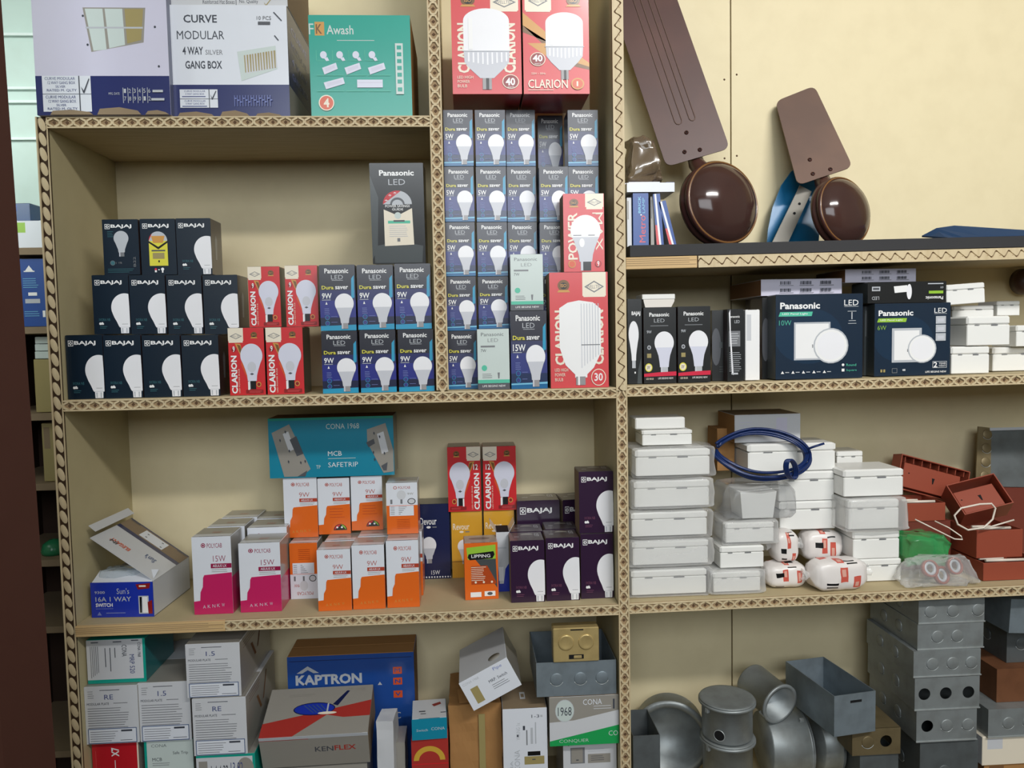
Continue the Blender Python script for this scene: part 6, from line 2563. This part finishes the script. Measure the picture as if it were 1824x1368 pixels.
# ---------------------------------------------------------------- bottom right shelf: steel boxes and round junction boxes
prev = 'R4'
GS = 'pressed steel wiring boxes in the tall stack'
SR = (('lowest', 1638, 1742, 1318, 1420, 0.020, dict(front=(0.42,))),
      ('second from the bottom', 1632, 1740, 1264, 1316, 0.016, dict(front=(0.5, 0.85), holes=(0.18,))),
      ('third from the bottom', 1629, 1745, 1206, 1260, 0.016, dict(holes=(0.15, 0.48, 0.83))),
      ('fourth from the bottom', 1627, 1747, 1158, 1203, 0.018, dict(front=(0.28, 0.58, 0.86))),
      ('second from the top', 1634, 1752, 1110, 1156, 0.022, dict(front=(0.30, 0.60))),
      ('topmost', 1636, 1754, 1066, 1106, 0.022, dict(front=(0.18, 0.52, 0.90))))
for nm, x0, x1, yt, yb, Y, kw in SR:
    prev = steel(x0, x1, yt, yb, Y, 0.17, prev, 'steel' if nm != 'lowest' else 'steel_dark', 'pressed steel wiring box, %s of the tall bottom-shelf stack' % nm, GS, left=(0.3, 0.62), **kw)

# stack at the right edge
e0 = B(d_plainbox, 1752, 1840, 1360, 1420, 0.045, 0.08, 'R4', 'brown carton at the bottom right corner under the pale one', CT, m='kraft', m2='kraft_dark')
e1 = B(d_plainbox, 1749, 1840, 1311, 1358, 0.040, 0.08, e0, 'pale cream wrapped box at the bottom right corner', 'box', m='cream', m2='card_pale')
e2 = steel(1760, 1850, 1262, 1308, 0.035, 0.14, e1, 'steel', 'pressed steel box at the right edge under the rusty one', None, front=(0.4, 0.8))
e3 = steel(1775, 1870, 1190, 1258, 0.060, 0.13, e2, 'rust', 'rusty brown steel box at the right edge of the bottom shelf', None, front=(0.7,), lip=False)
e4 = steel(1793, 1880, 1112, 1186, 0.085, 0.12, e3, 'steel_dark', 'dark steel box on the rusty one, at the right picture edge', None, front=(0.3, 0.7), lip=False, left=(0.5,))
steel(1797, 1880, 1068, 1110, 0.040, 0.12, e4, 'steel_blue', 'pale grey steel box tipped on top at the right picture edge', None, lip=False, ry=0.06)


def round_box(R, H, lid=True, holes=()):
    """round junction box: cup with a rim and a flat screwed lid"""
    root = empty('junction_box')
    mb = MB()
    mb.lathe([(0.0001, 0), (R*0.9, 0), (R*0.92, 0.003), (R*0.92, H-0.006), (R*1.04, H-0.005), (R*1.04, H), (R*0.86, H), (R*0.88, 0.003), (0.0001, 0.003)], 'steel', None, 48, cap=False)
    mb.build('cup', root)
    if lid:
        mb = MB()
        mb.lathe([(0.0001, H+0.0006), (R*1.0, H+0.0006), (R*1.02, H+0.0014), (R*1.0, H+0.0032), (R*0.9, H+0.0036), (0.0001, H+0.0036)], 'steel', None, 48, cap=False)
        mb.build('lid', root)
    for a, z in holes:
        mb = MB()
        mb.lathe([(0.0001, 0.0004), (0.0095, 0.0004)], 'dark', T(R*0.922*math.cos(a), R*0.922*math.sin(a), z) @ T(rx=PI/2, rz=a+PI/2), 18, cap=False)
        mb.lathe([(0.0095, 0), (0.0105, 0.001), (0.0112, 0)], 'zinc', T(R*0.922*math.cos(a), R*0.922*math.sin(a), z) @ T(rx=PI/2, rz=a+PI/2), 18, cap=False)
        mb.build('conduit_hole', root)
    for a in (0.4, 3.6):
        mb = MB()
        mb.box((-0.003, -0.002, 0), (0.003, 0.004, 0.012), 'zinc', T(R*0.96*math.cos(a), R*0.96*math.sin(a), H-0.014, rz=a-PI/2))
        mb.build('lug', root)
    return root


def rb(px, py, Y, R, H, rot, label, **k):
    o = round_box(R, H, **k)
    P = unp(px, py, Y)
    P.z = max(P.z, ZS4+R*1.05+0.001)
    o.location = P
    o.rotation_euler = rot
    return tag(o, label, 'junction box')


R0 = (unp(1342, 1250, 0.09).x-unp(1249, 1250, 0.09).x)/2
zz = unp(1295, 1318, 0.06).z
bot = round_box(R0*0.98, zz-ZS4-0.002)
bot.location = (unp(1296, 1340, 0.075).x, 0.075, ZS4+0.001)
tag(bot, 'round steel junction box under the lidded one, lower of the upright pair', 'junction box')
top_h = unp(1295, 1243, 0.075).z-zz-0.006
o = round_box(R0, top_h, holes=((-2.2, top_h*0.25),))
o.location = (unp(1295, 1300, 0.075).x, 0.075, zz+0.0045)
tag(o, 'round steel junction box with a flat dusty lid, upper of the upright pair', 'junction box')
# lying ones
o = round_box(0.040, 0.085, lid=False)
P = unp(1338, 1212, 0.175)
o.location = P
d = (unp(1384, 1250, 0.105)-P).normalized()
o.rotation_euler = d.to_track_quat('Z', 'Y').to_euler()
tag(o, 'round steel junction box tipped over with its open end facing right', 'junction box')
rb(1358, 1384, 0.135, 0.066, 0.078, (0, PI/2, 0.0), 'large round steel junction box lying on its side, left of the pair with holes', lid=True, holes=((2.62, 0.050), (2.62, 0.018)))
rb(1446, 1384, 0.140, 0.064, 0.036, (0, PI/2, 0.03), 'large round steel junction box lying on its side, right of the pair', lid=True, holes=((0.6, 0.05),))
rb(1192, 1364, 0.205, 0.076, 0.06, (PI/2, 0, -0.22), 'round steel junction box standing on edge with open mouth towards the front', lid=False)
xc, zb, w, h = dims(1128, 1176, 1310, 1420, 0.03, 'R4')
st = steel_box(w, h, 0.10, 'steel_dark', open_='top', lip=False, front=(0.5,))
put(st, xc, 0.03, zb, zb+h, 'dark square steel box against the upright on the bottom right shelf', 'metal box')
# tray, bronze box and black holder
xc, zb, w, h = dims(1518, 1604, 1298, 1345, 0.03, None)
sup_b = steel_box(w*0.80, zb-ZS4-0.0015, 0.12, 'steel_dark', open_='bottom', lip=False)
put(sup_b, xc+w*0.09, 0.035, ZS4+0.001, zb, 'dark steel box underneath the bronze coloured one', 'metal box')
bz = steel_box(w, h, 0.12, 'bronze', holes=(0.70,), front=(0.32,), lip=False)
put(bz, xc, 0.03, zb+0.0006, zb+h+0.001, 'bronze coloured steel box with a round hole in front of the tall stack', 'metal box')
m = MB()
m.lathe([(0.0001, 0.0005), (0.013, 0.0005)], 'dark', T(-0.012, 0.045, h), 20, cap=False)
m.build('conduit_hole', bz)
xc, zb, w, h = dims(1481, 1562, 1234, 1281, 0.015, bz)
ty = steel_box(w, h, 0.16, 'steel_blue', open_='top', lip=False)
put(ty, xc-0.0, 0.012, zb, zb+h, 'open grey steel tray balanced on the bronze box', 'metal box', rz=0.16)
m = MB()
m.box((-0.010, -0.0003, h*0.78), (0.014, 0.0004, h*0.84), 'dark')
m.build('slot', ty)
xc, zb, w, h = dims(1418, 1474, 1248, 1300, 0.19, None)
bk_ = wrinkled('cable_holder', w, zb+h-ZS4-0.002, 0.05, 'black_pl', 0.001, 8)
put(bk_, xc, 0.196, ZS4+0.001, 0, 'black plastic block behind the two lying junction boxes', 'block')

# ---------------------------------------------------------------- things seen through the gap on the left
lx0, lx1 = -1.02, -0.722
SH = tag(empty('side_shelving', (-0.87, 0.4, 0)), 'narrow wooden shelving in the gap behind the brown door post', 'shelving')


def spart(name, lo, hi, m):
    mb = MB()
    mb.box(lo, hi, m)
    o = mb.build(name, SH)
    o.location = -SH.location
    return o


GY = 0.30
def gz_(y): return unp(70, y, GY).z
for y in (441, 582, 737, 862, 998, 1117, 1340):
    spart('shelf_board', (lx0, GY, gz_(y)-0.014), (lx1, 0.54, gz_(y)), 'kraft_grey')
spart('side_panel', (lx0-0.018, GY, 0.0), (lx0, 0.54, gz_(441)), 'dark_brown')
spart('back_panel', (lx0, 0.54, 0.0), (lx1, 0.55, gz_(441)-0.02), 'dark_brown')
# ledges of the pale tiled wall above
for y in (60, 156, 180, 246):
    mb = MB()
    z = unp(40, y, 0.56).z
    mb.box((-1.3, 0.562, z-0.003), (-0.6, 0.5715, z+0.003), 'mint_white')
    struct(mb.build('trim_%d' % (1+(60, 156, 180, 246).index(y))))


def d_blueside(w, h, d):
    W, H = 50, 125
    a = Art(W, H)
    a.rect(0, 0, W, H, 'kap_blue').rect(45, 0, W, 90, 'p_silver')
    a.poly([(14, 22), (20, 12), (26, 22)], 'p_white').rect(12, 22, 28, 24, 'p_white')
    a.lines(10, 36, 34, 5, 4, 'sky', 1).rect(17, 62, 30, 68, 'p_white').rect(12, 74, 34, 82, 'p_silver').lines(10, 97, 32, 3, 4, 'sky', 1).rect(37, 96, 41, 108, 'p_white')
    return carton('lamp_carton', w, h, d, 'kap_blue', a, right='p_silver', left='kap_blue', top='kap_blue')


def gb(fn, x0, x1, y0, y1, Y, d, lab, cat=CT, zs=None, **k):
    a, b = unp(x0, (y0+y1)/2, Y), unp(x1, (y0+y1)/2, Y)
    zt, zb = unp(x0, y0, Y).z, unp(x0, y1, Y).z
    if zs is not None:
        zb = zs+0.0006
    o = fn(b.x-a.x, zt-zb, d, **k)
    o.location = ((a.x+b.x)/2, Y, zb+0.0006)
    TOPZ[o.name] = zt+0.0008
    return tag(o, lab, cat)


o1 = gb(d_blueside, 30, 90, 462, 580, GY+0.012, 0.1, 'royal blue carton with white symbols seen in the left gap', zs=gz_(582))
t1 = gb(d_plainbox, 20, 84, 394, 440, GY+0.015, 0.12, 'white and lime printed carton on top of the side shelving in the left gap', m='card_white', m2='p_lime', name='lamp_carton', zs=gz_(441))
gb(d_plainbox, 16, 54, 363, 394, GY+0.03, 0.10, 'slate blue carton topmost in the left gap', m='label_blue', m2='kap_blue', name='lamp_carton', zs=TOPZ[t1.name])
zq = gz_(737)
for y0, y1, m, lab in ((641, 735, 'olive', 'tan carton under the pale green flat boxes in the left gap'), (627, 640, 'sage', 'pale green flat box third in the left gap pile'), (614, 626, 'sage', 'pale green flat box second in the left gap pile'), (601, 613, 'sage', 'pale green flat box topmost of the pile in the left gap')):
    q = gb(d_plainbox, 62, 104, y0, y1, GY+0.02, 0.10, lab, m=m, m2=m, name='switch_carton', zs=zq)
    zq = TOPZ[q.name]
gb(d_plainbox, 76, 112, 755, 852, GY+0.02, 0.10, 'tan carton on the dim middle board of the left gap shelving', m='olive', m2='kraft_grey', name='switch_carton', zs=gz_(862))
mb = MB()
mb.lathe([(0.0001, 0), (0.024, 0), (0.026, 0.006), (0.022, 0.022), (0.010, 0.030), (0.0001, 0.032)], 'green_can', None, 28, cap=False)
o = mb.build('glass_bowl')
P = unp(98, 990, GY+0.05)
o.location = (P.x, GY+0.05, gz_(998)+0.0006)
tag(o, 'small green glossy dome on the side shelving in the left gap', 'bowl')
